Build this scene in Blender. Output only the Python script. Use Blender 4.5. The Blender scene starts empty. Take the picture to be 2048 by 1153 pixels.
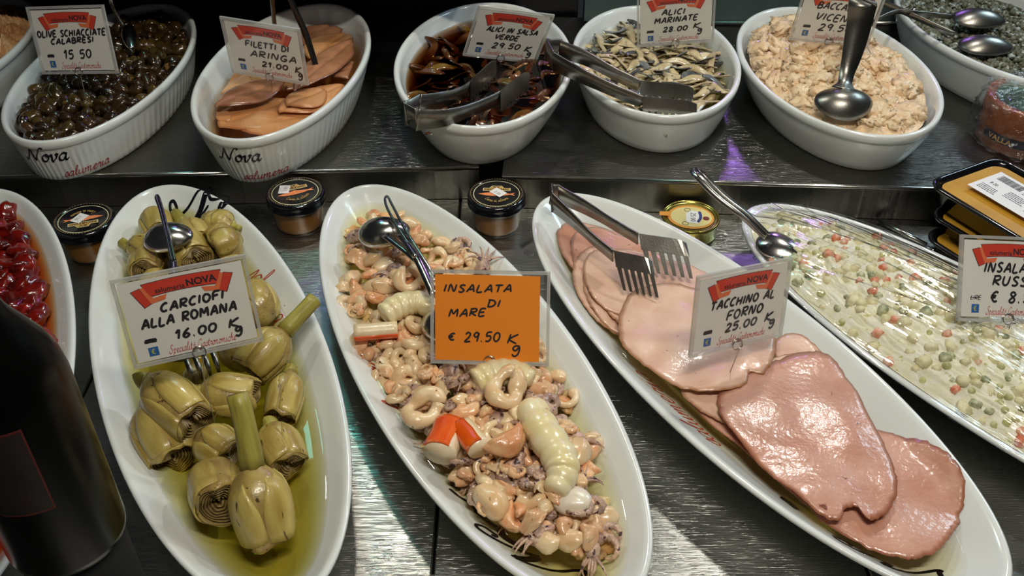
import bpy, bmesh, math, random
import numpy as np
from mathutils import Vector, Matrix, noise

scene = bpy.context.scene
PI = math.pi

# ------------------------------------------------------------------ camera
F_PX, PITCH, CAM_Z = 1950.0, math.radians(38.55), 0.705
cam_data = bpy.data.cameras.new('camera')
cam_data.sensor_fit = 'HORIZONTAL'
cam_data.sensor_width = 36.0
cam_data.lens = 36.0 * F_PX / 2048.0
cam_data.clip_start = 0.02
cam = bpy.data.objects.new('camera', cam_data)
scene.collection.objects.link(cam)
cam.location = (0, 0, CAM_Z)
cam.rotation_euler = (PI / 2 - PITCH, 0, 0)
scene.camera = cam

# ------------------------------------------------------------------ world, lamps, exposure
world = bpy.data.worlds.new('shop')
scene.world = world
world.use_nodes = True
bg = world.node_tree.nodes['Background']
bg.inputs['Color'].default_value = (0.75, 0.80, 0.9, 1)
bg.inputs['Strength'].default_value = 0.022

def lamp(name, kind, loc, target, power, color=(1, 1, 1), size=.05, size_y=None, spot=None, blend=.6, spread=None):
    d = bpy.data.lights.new(name, kind)
    d.energy = power
    d.color = color
    if kind == 'AREA':
        d.shape = 'RECTANGLE' if size_y else 'DISK'
        d.size = size
        if size_y: d.size_y = size_y
        if spread: d.spread = spread
    elif kind == 'SPOT':
        d.shadow_soft_size = size
        d.spot_size = spot
        d.spot_blend = blend
    else:
        d.shadow_soft_size = size
    o = bpy.data.objects.new(name, d)
    scene.collection.objects.link(o)
    o.location = loc
    o.rotation_euler = (Vector(target) - Vector(loc)).to_track_quat('-Z', 'Y').to_euler()
    return o

WARM = (1.0, .94, .83)
lamp('case_lamp', 'SPOT', (.46, 1.26, .86), (.30, .75, 0), 9, (1, .97, .9), .03, spot=math.radians(125), blend=.8)
lamp('case_lamp', 'SPOT', (-.20, 1.26, .86), (-.10, .75, 0), 6.5, WARM, .03, spot=math.radians(115), blend=.9)
lamp('case_lamp', 'SPOT', (.12, .52, 1.15), (.12, .8, 0), 4, WARM, .04, spot=math.radians(115), blend=.9)
lamp('front_strip_lamp', 'AREA', (.22, .08, 1.5), (.18, .8, .05), 14, WARM, .6, .08)
lamp('blue_side_light', 'AREA', (1.25, 1.55, .95), (.6, 1.0, .1), 5, (.62, .85, 1.0), .5, .25)  # cool area light for the bluish reflections on the right bowls
lamp('violet_sign_light', 'AREA', (.56, 2.25, .74), (.27, 1.11, .05), 1.6, (.45, .22, 1.0), .10, .05)
lamp('violet_sign_light', 'AREA', (-.42, 1.72, .76), (-.2, .84, .0), .15, (.42, .25, 1.0), .06, .04)
lamp('teal_sign_light', 'AREA', (-.36, 1.4, .86), (-.17, .7, .0), .5, (.2, .85, .75), .14, .10)

scene.view_settings.view_transform = 'Standard'
scene.view_settings.look = 'None'
scene.view_settings.gamma = 1.0
scene.view_settings.use_curve_mapping = False
scene.view_settings.exposure = -0.08

# ------------------------------------------------------------------ helpers
R = random.Random(7)

def P(px, py, z=0.0):
    """Where the counter scene lies under a point of the photograph, at height z."""
    x, y = px - 1024.0, 576.5 - py
    d = Vector((x, y * math.sin(PITCH) + F_PX * math.cos(PITCH), y * math.cos(PITCH) - F_PX * math.sin(PITCH)))
    t = (CAM_Z - z) / -d.z
    return Vector((d.x * t, d.y * t, z))

def lin(c):
    return tuple(((v / 255) / 12.92 if v <= 10 else (((v / 255) + .055) / 1.055) ** 2.4) for v in c)

def mat(name, c1, c2=None, scale=60, rough=.4, metal=0, spec=.5, sss=0, sssr=(.01, .006, .003), bump=0, bscale=300,
        coat=0, speck=None, rand=0, detail=3, contrast=(.35, .65), edge=None, stretch=None):
    m = bpy.data.materials.new(name)
    m.use_nodes = True
    nt = m.node_tree
    b = nt.nodes['Principled BSDF']
    b.inputs['Roughness'].default_value = rough
    b.inputs['Metallic'].default_value = metal
    b.inputs['Specular IOR Level'].default_value = spec
    b.inputs['Coat Weight'].default_value = coat
    b.inputs['Coat Roughness'].default_value = .06
    if sss:
        b.inputs['Subsurface Weight'].default_value = sss
        b.inputs['Subsurface Radius'].default_value = sssr
        b.inputs['Subsurface Scale'].default_value = 1.0
    L = nt.links.new
    tc = nt.nodes.new('ShaderNodeTexCoord')
    vec = tc.outputs['Object']
    if stretch:
        mp = nt.nodes.new('ShaderNodeMapping')
        mp.inputs['Scale'].default_value = stretch
        L(vec, mp.inputs['Vector']); vec = mp.outputs['Vector']
    if rand:
        oi = nt.nodes.new('ShaderNodeObjectInfo')
        ad = nt.nodes.new('ShaderNodeVectorMath'); ad.operation = 'MULTIPLY_ADD'
        ad.inputs[1].default_value = (1, 1, 1)
        L(vec, ad.inputs[0])
        cx = nt.nodes.new('ShaderNodeCombineXYZ')
        L(oi.outputs['Random'], cx.inputs[0]); L(oi.outputs['Random'], cx.inputs[1])
        L(cx.outputs[0], ad.inputs[2]); vec = ad.outputs[0]
    col = None
    def rgb(c):
        n = nt.nodes.new('ShaderNodeRGB'); n.outputs[0].default_value = (*lin(c), 1); return n.outputs[0]
    def mix(f, a, c):
        n = nt.nodes.new('ShaderNodeMix'); n.data_type = 'RGBA'
        L(f, n.inputs[0]); L(a, n.inputs[6]); L(c, n.inputs[7]); return n.outputs[2]
    col = rgb(c1)
    if c2:
        ns = nt.nodes.new('ShaderNodeTexNoise'); ns.inputs['Scale'].default_value = scale; ns.inputs['Detail'].default_value = detail
        L(vec, ns.inputs['Vector'])
        mr = nt.nodes.new('ShaderNodeMapRange'); mr.inputs[1].default_value = contrast[0]; mr.inputs[2].default_value = contrast[1]
        L(ns.outputs['Fac'], mr.inputs[0]); col = mix(mr.outputs[0], col, rgb(c2))
    if speck:
        sc, ssc, th = speck
        n2 = nt.nodes.new('ShaderNodeTexNoise'); n2.inputs['Scale'].default_value = ssc; n2.inputs['Detail'].default_value = 2
        L(vec, n2.inputs['Vector'])
        mr = nt.nodes.new('ShaderNodeMapRange'); mr.inputs[1].default_value = th; mr.inputs[2].default_value = th + .05
        L(n2.outputs['Fac'], mr.inputs[0]); col = mix(mr.outputs[0], col, rgb(sc))
    if edge:
        at = nt.nodes.new('ShaderNodeAttribute'); at.attribute_name = 'edge'
        col = mix(at.outputs['Fac'], col, rgb(edge))
    if rand:
        hs = nt.nodes.new('ShaderNodeHueSaturation')
        mr = nt.nodes.new('ShaderNodeMapRange'); mr.inputs[3].default_value = 1 - rand; mr.inputs[4].default_value = 1 + rand
        L(oi.outputs['Random'], mr.inputs[0]); L(mr.outputs[0], hs.inputs['Value']); L(col, hs.inputs['Color']); col = hs.outputs[0]
    L(col, b.inputs['Base Color'])
    if bump:
        n3 = nt.nodes.new('ShaderNodeTexNoise'); n3.inputs['Scale'].default_value = bscale; n3.inputs['Detail'].default_value = 3
        L(vec, n3.inputs['Vector'])
        bp = nt.nodes.new('ShaderNodeBump'); bp.inputs['Strength'].default_value = bump; bp.inputs['Distance'].default_value = .002
        L(n3.outputs['Fac'], bp.inputs['Height']); L(bp.outputs[0], b.inputs['Normal'])
        if coat: L(bp.outputs[0], b.inputs['Coat Normal'])
    return m

def clear_mat(name, tint=(1, 1, 1), ior=1.45, rough=.03, absorb=None, density=0, bump=0, bscale=60, stretch=None, gain=1.0, milk=0):
    """Clear liquid, glass or film: passes light straight on, mirrors by Fresnel, may absorb with depth."""
    m = bpy.data.materials.new(name)
    m.use_nodes = True
    nt = m.node_tree; nt.nodes.clear(); L = nt.links.new
    out = nt.nodes.new('ShaderNodeOutputMaterial')
    tr = nt.nodes.new('ShaderNodeBsdfTransparent'); tr.inputs[0].default_value = (*tint, 1)
    gl = nt.nodes.new('ShaderNodeBsdfGlossy'); gl.inputs['Roughness'].default_value = rough
    fr = nt.nodes.new('ShaderNodeFresnel'); fr.inputs[0].default_value = ior
    mx = nt.nodes.new('ShaderNodeMixShader')
    fac = fr.outputs[0]
    ge = nt.nodes.new('ShaderNodeNewGeometry')   # rays leave the clear body without a second mirror
    inv = nt.nodes.new('ShaderNodeMath'); inv.operation = 'SUBTRACT'; inv.inputs[0].default_value = 1; L(ge.outputs['Backfacing'], inv.inputs[1])
    mf = nt.nodes.new('ShaderNodeMath'); mf.operation = 'MULTIPLY'; L(fac, mf.inputs[0]); L(inv.outputs[0], mf.inputs[1]); fac = mf.outputs[0]
    if gain != 1:
        mu = nt.nodes.new('ShaderNodeMath'); mu.operation = 'MULTIPLY'; mu.use_clamp = True
        mu.inputs[1].default_value = gain; L(fac, mu.inputs[0]); fac = mu.outputs[0]
    L(fac, mx.inputs[0]); L(tr.outputs[0], mx.inputs[1]); L(gl.outputs[0], mx.inputs[2])
    sh = mx.outputs[0]
    if milk:
        df = nt.nodes.new('ShaderNodeBsdfDiffuse'); df.inputs[0].default_value = (.85, .85, .82, 1)
        m2 = nt.nodes.new('ShaderNodeMixShader'); m2.inputs[0].default_value = milk
        L(sh, m2.inputs[1]); L(df.outputs[0], m2.inputs[2]); sh = m2.outputs[0]
    L(sh, out.inputs['Surface'])
    if bump:
        tc = nt.nodes.new('ShaderNodeTexCoord'); vec = tc.outputs['Object']
        if stretch:
            mp = nt.nodes.new('ShaderNodeMapping'); mp.inputs['Scale'].default_value = stretch[0]; mp.inputs['Rotation'].default_value = (0, 0, stretch[1])
            L(vec, mp.inputs['Vector']); vec = mp.outputs['Vector']
        n3 = nt.nodes.new('ShaderNodeTexNoise'); n3.inputs['Scale'].default_value = bscale; n3.inputs['Detail'].default_value = 3
        L(vec, n3.inputs['Vector'])
        bp = nt.nodes.new('ShaderNodeBump'); bp.inputs['Strength'].default_value = bump; bp.inputs['Distance'].default_value = .003
        L(n3.outputs['Fac'], bp.inputs['Height']); L(bp.outputs[0], gl.inputs['Normal']); L(bp.outputs[0], fr.inputs['Normal'])
    if absorb:
        va = nt.nodes.new('ShaderNodeVolumeAbsorption'); va.inputs['Color'].default_value = (*absorb, 1); va.inputs['Density'].default_value = density
        L(va.outputs[0], out.inputs['Volume'])
    return m

COL = scene.collection

def empty(name, loc=(0, 0, 0), mtx=None):
    o = bpy.data.objects.new(name, None)
    o.empty_display_size = .02
    COL.objects.link(o)
    if mtx is not None: o.matrix_world = mtx
    else: o.location = loc
    return o

def tag(o, label=None, cat=None, group=None, kind=None):
    if label: o['label'] = label
    if cat: o['category'] = cat
    if group: o['group'] = group
    if kind: o['kind'] = kind
    return o

def make_mesh(name, v, f, m, smooth=True, edge=None):
    me = bpy.data.meshes.new(name)
    me.from_pydata([tuple(p) for p in v], [], f)
    if smooth: me.polygons.foreach_set('use_smooth', [True] * len(me.polygons))
    if m: me.materials.append(m)
    if edge is not None:
        a = me.attributes.new('edge', 'FLOAT', 'POINT'); a.data.foreach_set('value', list(edge))
    me.update()
    return me

def obj(name, me, parent=None, loc=None, mtx=None):
    o = bpy.data.objects.new(name, me)
    COL.objects.link(o)
    if parent is not None: o.parent = parent
    if mtx is not None: o.matrix_local = mtx
    elif loc is not None: o.location = loc
    return o

class MB:
    """Collects vertices and faces for one mesh."""
    def __init__(s): s.v = []; s.f = []
    def add(s, v, f):
        n = len(s.v); s.v += [Vector(p) for p in v]; s.f += [tuple(i + n for i in q) for q in f]; return s
    def tf(s, M): s.v = [M @ p for p in s.v]; return s
    def build(s, name, m, parent=None, smooth=True, loc=None, mtx=None):
        return obj(name, make_mesh(name, s.v, s.f, m, smooth), parent, loc, mtx)

def box(x0, x1, y0, y1, z0, z1):
    v = [(x, y, z) for z in (z0, z1) for y in (y0, y1) for x in (x0, x1)]
    return v, [(0, 2, 3, 1), (4, 5, 7, 6), (0, 1, 5, 4), (2, 6, 7, 3), (0, 4, 6, 2), (1, 3, 7, 5)]

def rev(a, b, prof, n=96, rib=None, cap0=True, cap1=True):
    """Oval turned shape: prof = [(inset from the outline, z)], from the outside foot round to the inside middle."""
    v, f = [], []
    for k, (d, z) in enumerate(prof):
        for i in range(n):
            t = 2 * PI * i / n
            dd = d
            if rib and rib[0] <= k <= rib[1]: dd = d + rib[2] * (.5 - .5 * math.cos(t * rib[3])) ** 2
            v.append(((a - dd) * math.cos(t), (b - dd) * math.sin(t), z))
    for k in range(len(prof) - 1):
        for i in range(n):
            j = (i + 1) % n
            f.append((k * n + i, k * n + j, (k + 1) * n + j, (k + 1) * n + i))
    if cap0: v.append((0, 0, prof[0][1])); c = len(v) - 1; f += [(c, (i + 1) % n, i) for i in range(n)]
    if cap1:
        v.append((0, 0, prof[-1][1])); c = len(v) - 1; o = (len(prof) - 1) * n
        f += [(c, o + i, o + (i + 1) % n) for i in range(n)]
    return v, f

def sweep(path, rad, seg=8, flat=1.0, up=None, caps=True, lob=0, loba=0):
    """Tube along a path; rad one value or one per point; flat squashes across 'up'."""
    path = [Vector(p) for p in path]; n = len(path)
    if not hasattr(rad, '__len__'): rad = [rad] * n
    v, f = [], []
    nrm = None
    for i, p in enumerate(path):
        t = (path[min(i + 1, n - 1)] - path[max(i - 1, 0)]).normalized()
        if nrm is None:
            nrm = Vector(up) if up else (Vector((0, 0, 1)) if abs(t.z) < .9 else Vector((1, 0, 0)))
        elif up: nrm = Vector(up)
        nrm = (nrm - t * nrm.dot(t)).normalized(); bn = t.cross(nrm)
        for k in range(seg):
            a = 2 * PI * k / seg
            r = rad[i] * (1 + loba * math.cos(lob * a))
            v.append(p + nrm * (math.sin(a) * r * flat) + bn * (math.cos(a) * r))
    for i in range(n - 1):
        for k in range(seg):
            j = (k + 1) % seg
            f.append((i * seg + k, i * seg + j, (i + 1) * seg + j, (i + 1) * seg + k))
    if caps:
        f.append(tuple(range(seg - 1, -1, -1))); f.append(tuple((n - 1) * seg + k for k in range(seg)))
    return v, f

def smooth_path(pts, sub=6, closed=False):
    pts = [Vector(p) for p in pts]; n = len(pts); out = []
    rng = range(n) if closed else range(n - 1)
    for i in rng:
        if closed: p0, p1, p2, p3 = pts[i - 1], pts[i], pts[(i + 1) % n], pts[(i + 2) % n]
        else: p0, p1, p2, p3 = pts[max(i - 1, 0)], pts[i], pts[i + 1], pts[min(i + 2, n - 1)]
        for k in range(sub):
            t = k / sub
            out.append(.5 * ((2 * p1) + (p2 - p0) * t + (2 * p0 - 5 * p1 + 4 * p2 - p3) * t * t + (3 * p1 - p0 - 3 * p2 + p3) * t ** 3))
    if not closed: out.append(pts[-1])
    return out

def band(path, widths, up, thick=.0012):
    """Sheet-metal strip: width across 'up', thickness along the side."""
    path = [Vector(p) for p in path]; n = len(path); v, f = [], []
    for i, p in enumerate(path):
        t = (path[min(i + 1, n - 1)] - path[max(i - 1, 0)]).normalized()
        u = Vector(up); u = (u - t * u.dot(t)).normalized(); s = t.cross(u)
        w = widths[i] / 2 if hasattr(widths, '__len__') else widths / 2
        v += [p + u * w + s * thick / 2, p - u * w + s * thick / 2, p - u * w - s * thick / 2, p + u * w - s * thick / 2]
    for i in range(n - 1):
        for k in range(4):
            j = (k + 1) % 4
            f.append((i * 4 + k, i * 4 + j, (i + 1) * 4 + j, (i + 1) * 4 + k))
    f.append((3, 2, 1, 0)); f.append(tuple((n - 1) * 4 + k for k in range(4)))
    return v, f

_ico = {}
def ico(sub=3):
    if sub not in _ico:
        bm = bmesh.new(); bmesh.ops.create_icosphere(bm, subdivisions=sub, radius=1)
        _ico[sub] = ([v.co.copy() for v in bm.verts], [tuple(v.index for v in q.verts) for q in bm.faces]); bm.free()
    return _ico[sub]

def nz(p, s, o=0.0):
    return noise.noise(Vector((p[0] * s + o, p[1] * s + o * 1.7, p[2] * s - o)))

def blob(sx, sy, sz, amp=.15, freq=1.4, seed=0, bend=0, sub=3, fine=0):
    v, f = ico(sub); out = []
    for p in v:
        k = 1 + amp * nz(p, freq, seed * 3.7) + fine * nz(p, freq * 4, seed * 1.3)
        q = Vector((p.x * sx * k, p.y * sy * k, p.z * sz * k))
        if bend: q.y += bend * (q.x / sx) ** 2 * sx
        out.append(q)
    return out, f

def euler(x, y, z):
    from mathutils import Euler
    return Euler((x, y, z)).to_matrix().to_4x4()

def place(me_or_parts, name, loc, rot=(0, 0, 0), sc=1.0):
    """One more individual of a kind: an object that shares the kind's mesh."""
    o = obj(name, me_or_parts)
    o.location = loc; o.rotation_euler = rot
    o.scale = (sc, sc, sc) if not hasattr(sc, '__len__') else sc
    return o

def inpoly(x, y, poly):
    c = False; j = len(poly) - 1
    for i in range(len(poly)):
        xi, yi = poly[i]; xj, yj = poly[j]
        if (yi > y) != (yj > y) and x < (xj - xi) * (y - yi) / (yj - yi) + xi: c = not c
        j = i
    return c

def scatter(poly, n, mind, rng, tries=60):
    """Points of the photograph inside an outline, kept apart (a looser gap if it fills up)."""
    xs = [p[0] for p in poly]; ys = [p[1] for p in poly]; pts = []
    d = mind
    while len(pts) < n and d > mind * .3:
        miss = 0
        while len(pts) < n and miss < tries * 4:
            x, y = rng.uniform(min(xs), max(xs)), rng.uniform(min(ys), max(ys))
            if inpoly(x, y, poly) and all((x - a) ** 2 + (y - b) ** 2 > d * d for a, b in pts): pts.append((x, y)); miss = 0
            else: miss += 1
        d *= .85
    return pts

# ------------------------------------------------------------------ lettering
CAPS = {
 'A': (.68, [[(0, 0), (.2, .5), (.42, 1), (.55, .5), (.62, 0)], [(.1, .36), (.64, .4)]]),
 'B': (.64, [[(.02, 0), (.1, 1)], [(.0, .96), (.4, 1), (.55, .78), (.4, .58), (.1, .52), (.45, .5), (.6, .25), (.4, .03), (0, 0)]]),
 'C': (.6, [[(.56, .86), (.4, 1), (.14, .76), (.04, .38), (.2, .04), (.52, .1)]]),
 'D': (.66, [[(.04, 0), (.12, .98)], [(0, .98), (.42, .92), (.62, .5), (.4, .06), (0, 0)]]),
 'E': (.58, [[(.56, 1), (.12, .97), (.04, .02), (.52, .04)], [(.08, .5), (.46, .54)]]),
 'F': (.58, [[(.62, 1), (.1, .95), (.04, 0)], [(.08, .5), (.48, .56)]]),
 'G': (.66, [[(.58, .84), (.36, 1), (.08, .62), (.1, .12), (.4, 0), (.58, .36), (.3, .38)]]),
 'H': (.68, [[(.04, 0), (.12, 1)], [(.54, 0), (.62, 1)], [(.08, .48), (.58, .55)]]),
 'I': (.22, [[(.06, 0), (.14, 1)]]),
 'K': (.66, [[(.04, 0), (.14, 1)], [(.62, 1), (.12, .45), (.6, 0)]]),
 'L': (.52, [[(.14, 1), (.04, .02), (.5, .05)]]),
 'M': (.78, [[(.02, 0), (.12, 1), (.36, .4), (.66, 1), (.7, 0)]]),
 'N': (.7, [[(.02, 0), (.14, 1), (.5, .02), (.64, 1)]]),
 'O': (.66, [[(.34, 1), (.1, .8), (.04, .35), (.24, 0), (.5, .14), (.6, .6), (.34, 1)]]),
 'R': (.62, [[(.03, 0), (.1, 1)], [(.0, .96), (.44, 1), (.56, .76), (.38, .54), (.1, .48), (.58, 0)]]),
 'S': (.56, [[(.54, .9), (.3, 1), (.1, .78), (.28, .54), (.48, .28), (.3, .02), (.02, .1)]]),
 'T': (.62, [[(.0, .95), (.64, 1)], [(.32, .98), (.26, 0)]]),
 'U': (.64, [[(.1, 1), (.05, .3), (.24, 0), (.48, .2), (.58, 1)]]),
 'V': (.62, [[(.06, 1), (.24, 0), (.64, 1)]]),
 'Z': (.6, [[(.06, .95), (.56, 1), (.04, .02), (.56, .05)]]),
 'g': (.5, [[(.44, .4), (.2, .44), (.08, .22), (.24, .06), (.42, .34), (.4, -.2), (.22, -.38), (.08, -.22)]]),
 '0': (.6, [[(.32, .96), (.08, .7), (.06, .25), (.26, 0), (.5, .2), (.54, .7), (.32, .96)]]),
 '1': (.36, [[(.02, .66), (.26, 1), (.2, 0)]]),
 '2': (.58, [[(.06, .78), (.24, 1), (.48, .82), (.36, .45), (.04, .02), (.56, .04)]]),
 '5': (.58, [[(.56, 1), (.16, .96), (.1, .58), (.4, .6), (.5, .3), (.3, .02), (.04, .08)]]),
 '6': (.56, [[(.46, 1), (.16, .6), (.06, .2), (.26, 0), (.48, .22), (.3, .46), (.08, .28)]]),
 '8': (.56, [[(.46, .86), (.26, 1), (.1, .78), (.46, .3), (.28, 0), (.06, .2), (.44, .7), (.46, .86)]]),
 '9': (.56, [[(.5, .8), (.3, 1), (.08, .74), (.26, .5), (.48, .68), (.5, .9), (.42, 0)]]),
 '.': (.26, [[(.06, .04), (.14, .06)]]),
 "'": (.24, [[(.14, 1.05), (.06, .8)]]),
 '€': (.62, [[(.58, .88), (.38, 1), (.14, .7), (.14, .3), (.36, 0), (.58, .1)], [(.0, .58), (.46, .6)], [(.0, .4), (.42, .42)]]),
 ' ': (.4, []),
}
SCRIPT = {
 'C': (.66, [[(.58, .82), (.44, 1), (.16, .76), (.06, .34), (.24, 0), (.6, .16)]]),
 'd': (.54, [[(.42, .4), (.26, .5), (.08, .34), (.06, .08), (.22, 0), (.4, .3), (.52, 1.0), (.42, .1), (.48, 0), (.6, .14)]]),
 'a': (.52, [[(.44, .4), (.28, .5), (.08, .34), (.06, .08), (.22, 0), (.4, .3), (.45, .5), (.38, .1), (.46, 0), (.58, .14)]]),
 'à': (.52, [[(.44, .4), (.28, .5), (.08, .34), (.06, .08), (.22, 0), (.4, .3), (.45, .5), (.38, .1), (.46, 0), (.58, .14)], [(.3, .78), (.42, .64)]]),
 'c': (.42, [[(.4, .4), (.26, .5), (.08, .3), (.1, .05), (.26, 0), (.46, .14)]]),
 'e': (.42, [[(.06, .22), (.34, .32), (.3, .48), (.14, .42), (.06, .2), (.14, .02), (.3, .02), (.46, .14)]]),
 'h': (.54, [[(.06, .1), (.26, .7), (.26, .98), (.14, .8), (.06, 0)], [(.08, .2), (.26, .48), (.38, .42), (.34, .08), (.42, 0), (.56, .14)]]),
 'i': (.3, [[(.04, .2), (.14, .5), (.1, .1), (.18, 0), (.34, .14)], [(.18, .68), (.2, .72)]]),
 'l': (.3, [[(.04, .14), (.22, .6), (.28, .95), (.18, .96), (.1, .5), (.12, .06), (.2, 0), (.34, .14)]]),
 'm': (.78, [[(.02, .36), (.1, .5), (.08, 0)], [(.09, .2), (.26, .5), (.34, .42), (.3, 0)], [(.31, .2), (.48, .5), (.58, .42), (.54, .06), (.62, 0), (.8, .14)]]),
 'n': (.56, [[(.02, .36), (.1, .5), (.08, 0)], [(.09, .2), (.26, .5), (.37, .42), (.34, .06), (.42, 0), (.58, .14)]]),
 'o': (.48, [[(.26, .5), (.08, .34), (.1, .06), (.26, 0), (.42, .2), (.36, .46), (.26, .5), (.34, .38), (.52, .42)]]),
 'p': (.5, [[(.04, .3), (.12, .5), (.02, -.42)], [(.08, .2), (.24, .48), (.4, .38), (.34, .06), (.18, 0), (.1, .1)]]),
 'r': (.4, [[(.04, .14), (.16, .54), (.2, .44), (.34, .44), (.28, .1), (.34, 0), (.44, .14)]]),
 's': (.38, [[(.04, .1), (.26, .54), (.32, .3), (.3, .04), (.14, 0), (.06, .1)], [(.3, .04), (.42, .14)]]),
 't': (.32, [[(.06, .2), (.2, .86), (.12, .1), (.2, 0), (.36, .14)], [(.04, .58), (.34, .6)]]),
 'u': (.56, [[(.04, .3), (.12, .5), (.08, .14), (.18, 0), (.36, .2), (.42, .5), (.4, .1), (.46, 0), (.6, .14)]]),
 'v': (.5, [[(.02, .34), (.12, .5), (.14, .06), (.22, 0), (.4, .3), (.36, .5), (.5, .42)]]),
 'N': (1.0, [[(.0, .1), (-.08, .02), (.06, -.02), (.2, .3), (.3, .95)], [(.3, .95), (.5, .4), (.66, .0)], [(.66, 0), (.8, .6), (.98, 1.0), (1.14, .98), (1.08, .86)]]),
 'S': (.7, [[(.62, .86), (.48, 1), (.24, .86), (.34, .6), (.56, .34), (.4, .02), (.1, .02), (.0, .2), (.14, .26)]]),
 'G': (.74, [[(.62, .8), (.5, 1), (.2, .8), (.06, .3), (.26, 0), (.54, .2), (.62, .45), (.56, -.1), (.36, -.3), (.2, -.16)]]),
 ' ': (.4, []),
}

def text_strokes(txt, font, slant=0.0, gap=.12, jit=0.0, rng=None):
    out = []; x = 0
    for ch in txt:
        w, st = font[ch]
        dy = rng.uniform(-jit, jit) if jit else 0
        for s in st:
            out.append([(x + p[0] + slant * p[1], p[1] + dy) for p in s])
        x += w + gap
    return out, max(x - gap, .01)

def ribbons(strokes, w, fn, sub=5, nib=None, seglen=None):
    """Pen strokes as thin raised print: fn maps (u, v) to a point on the surface."""
    mb = MB()
    for s in strokes:
        pts = smooth_path([Vector((p[0], p[1], 0)) for p in s], sub)
        n = len(pts); v, f = [], []
        for i, p in enumerate(pts):
            t = pts[min(i + 1, n - 1)] - pts[max(i - 1, 0)]
            if t.length < 1e-9: t = Vector((1, 0, 0))
            t.normalize(); q = Vector((-t.y, t.x, 0))
            hw = w / 2
            if nib: hw = w / 2 * (nib[1] + (1 - nib[1]) * abs(math.sin(math.atan2(t.y, t.x) - nib[0])))
            if i in (0, n - 1): hw *= .6
            a, b = p + q * hw, p - q * hw
            v += [fn(a.x, a.y), fn(b.x, b.y)]
        for i in range(n - 1): f.append((2 * i, 2 * i + 1, 2 * i + 3, 2 * i + 2))
        mb.add(v, f)
    return mb

_txt = {}
def font_mesh(txt, bold=0.0):
    """Printed sans lettering as flat mesh data: (verts, faces, width), height of capitals about 0.7."""
    k = (txt, bold)
    if k not in _txt:
        c = bpy.data.curves.new('print', 'FONT'); c.body = txt; c.offset = bold; c.resolution_u = 3; c.fill_mode = 'FRONT'
        o = bpy.data.objects.new('print', c); COL.objects.link(o)
        dg = bpy.context.evaluated_depsgraph_get(); dg.update()
        me = bpy.data.meshes.new_from_object(o.evaluated_get(dg))
        v = [p.co.copy() for p in me.vertices]; f = [tuple(q.vertices) for q in me.polygons]
        bpy.data.objects.remove(o); bpy.data.curves.remove(c); bpy.data.meshes.remove(me)
        x0 = min(p.x for p in v); x1 = max(p.x for p in v)
        _txt[k] = ([Vector((p.x - x0, p.y, 0)) for p in v], f, x1 - x0)
    return _txt[k]

def disc(r, z, n=40, rx=None):
    v = [((rx or r) * math.cos(2 * PI * i / n), r * math.sin(2 * PI * i / n), z) for i in range(n)]
    return v, [tuple(range(n))]

def annulus(r0, r1, z, n=56):
    v = []
    for i in range(n):
        t = 2 * PI * i / n; v += [(r0 * math.cos(t), r0 * math.sin(t), z), (r1 * math.cos(t), r1 * math.sin(t), z)]
    return v, [(2 * i, 2 * i + 1, (2 * i + 3) % (2 * n), (2 * i + 2) % (2 * n)) for i in range(n)]
# ------------------------------------------------------------------ materials
CERAMIC = mat('white_glazed_ceramic', (226, 230, 226), rough=.16, coat=.4)
BLACKPRINT = mat('black_glaze_print', (14, 12, 22), rough=.3)
REDPRINT = mat('red_glaze_print', (200, 60, 30), rough=.3)
DARKRED = mat('dark_red_print', (160, 30, 40), rough=.35)
METAL = mat('polished_steel', (205, 203, 196), (170, 168, 160), 30, rough=.2, metal=1)
SATIN = mat('satin_steel', (160, 157, 148), (130, 126, 118), 25, rough=.33, metal=1, bump=.05, bscale=500)
DARKMETAL = mat('dark_steel', (70, 68, 66), rough=.28, metal=1)

def steel_sheet(name, base, r0, r1):
    m = bpy.data.materials.new(name); m.use_nodes = True
    nt = m.node_tree; b = nt.nodes['Principled BSDF']; L = nt.links.new
    b.inputs['Metallic'].default_value = 1; b.inputs['Base Color'].default_value = (*lin(base), 1)
    tc = nt.nodes.new('ShaderNodeTexCoord')
    n1 = nt.nodes.new('ShaderNodeTexNoise'); n1.inputs['Scale'].default_value = 14; n1.inputs['Detail'].default_value = 6
    L(tc.outputs['Object'], n1.inputs['Vector'])
    mr = nt.nodes.new('ShaderNodeMapRange'); mr.inputs[1].default_value = .3; mr.inputs[2].default_value = .7
    mr.inputs[3].default_value = r0; mr.inputs[4].default_value = r1
    L(n1.outputs['Fac'], mr.inputs[0]); L(mr.outputs[0], b.inputs['Roughness'])
    prev = None
    for k, (rot, sc, st) in enumerate([(.25, (30, 900, 1), .10), (1.1, (26, 700, 1), .10), (-.5, (40, 800, 1), .10), (2.2, (60, 500, 1), .08)]):
        mp = nt.nodes.new('ShaderNodeMapping'); mp.inputs['Rotation'].default_value = (0, 0, rot); mp.inputs['Scale'].default_value = sc
        L(tc.outputs['Object'], mp.inputs['Vector'])
        ns = nt.nodes.new('ShaderNodeTexNoise'); ns.inputs['Scale'].default_value = 1; ns.inputs['Detail'].default_value = 2
        L(mp.outputs[0], ns.inputs['Vector'])
        r = nt.nodes.new('ShaderNodeMapRange'); r.inputs[1].default_value = .56; r.inputs[2].default_value = .72
        L(ns.outputs['Fac'], r.inputs[0])
        bp = nt.nodes.new('ShaderNodeBump'); bp.inputs['Strength'].default_value = st * 2.2; bp.inputs['Distance'].default_value = .0012
        L(r.outputs[0], bp.inputs['Height'])
        if prev: L(prev, bp.inputs['Normal'])
        prev = bp.outputs[0]
    L(prev, b.inputs['Normal'])
    return m
STEEL = steel_sheet('scratched_steel_sheet', (168, 168, 162), .22, .36)
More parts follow.
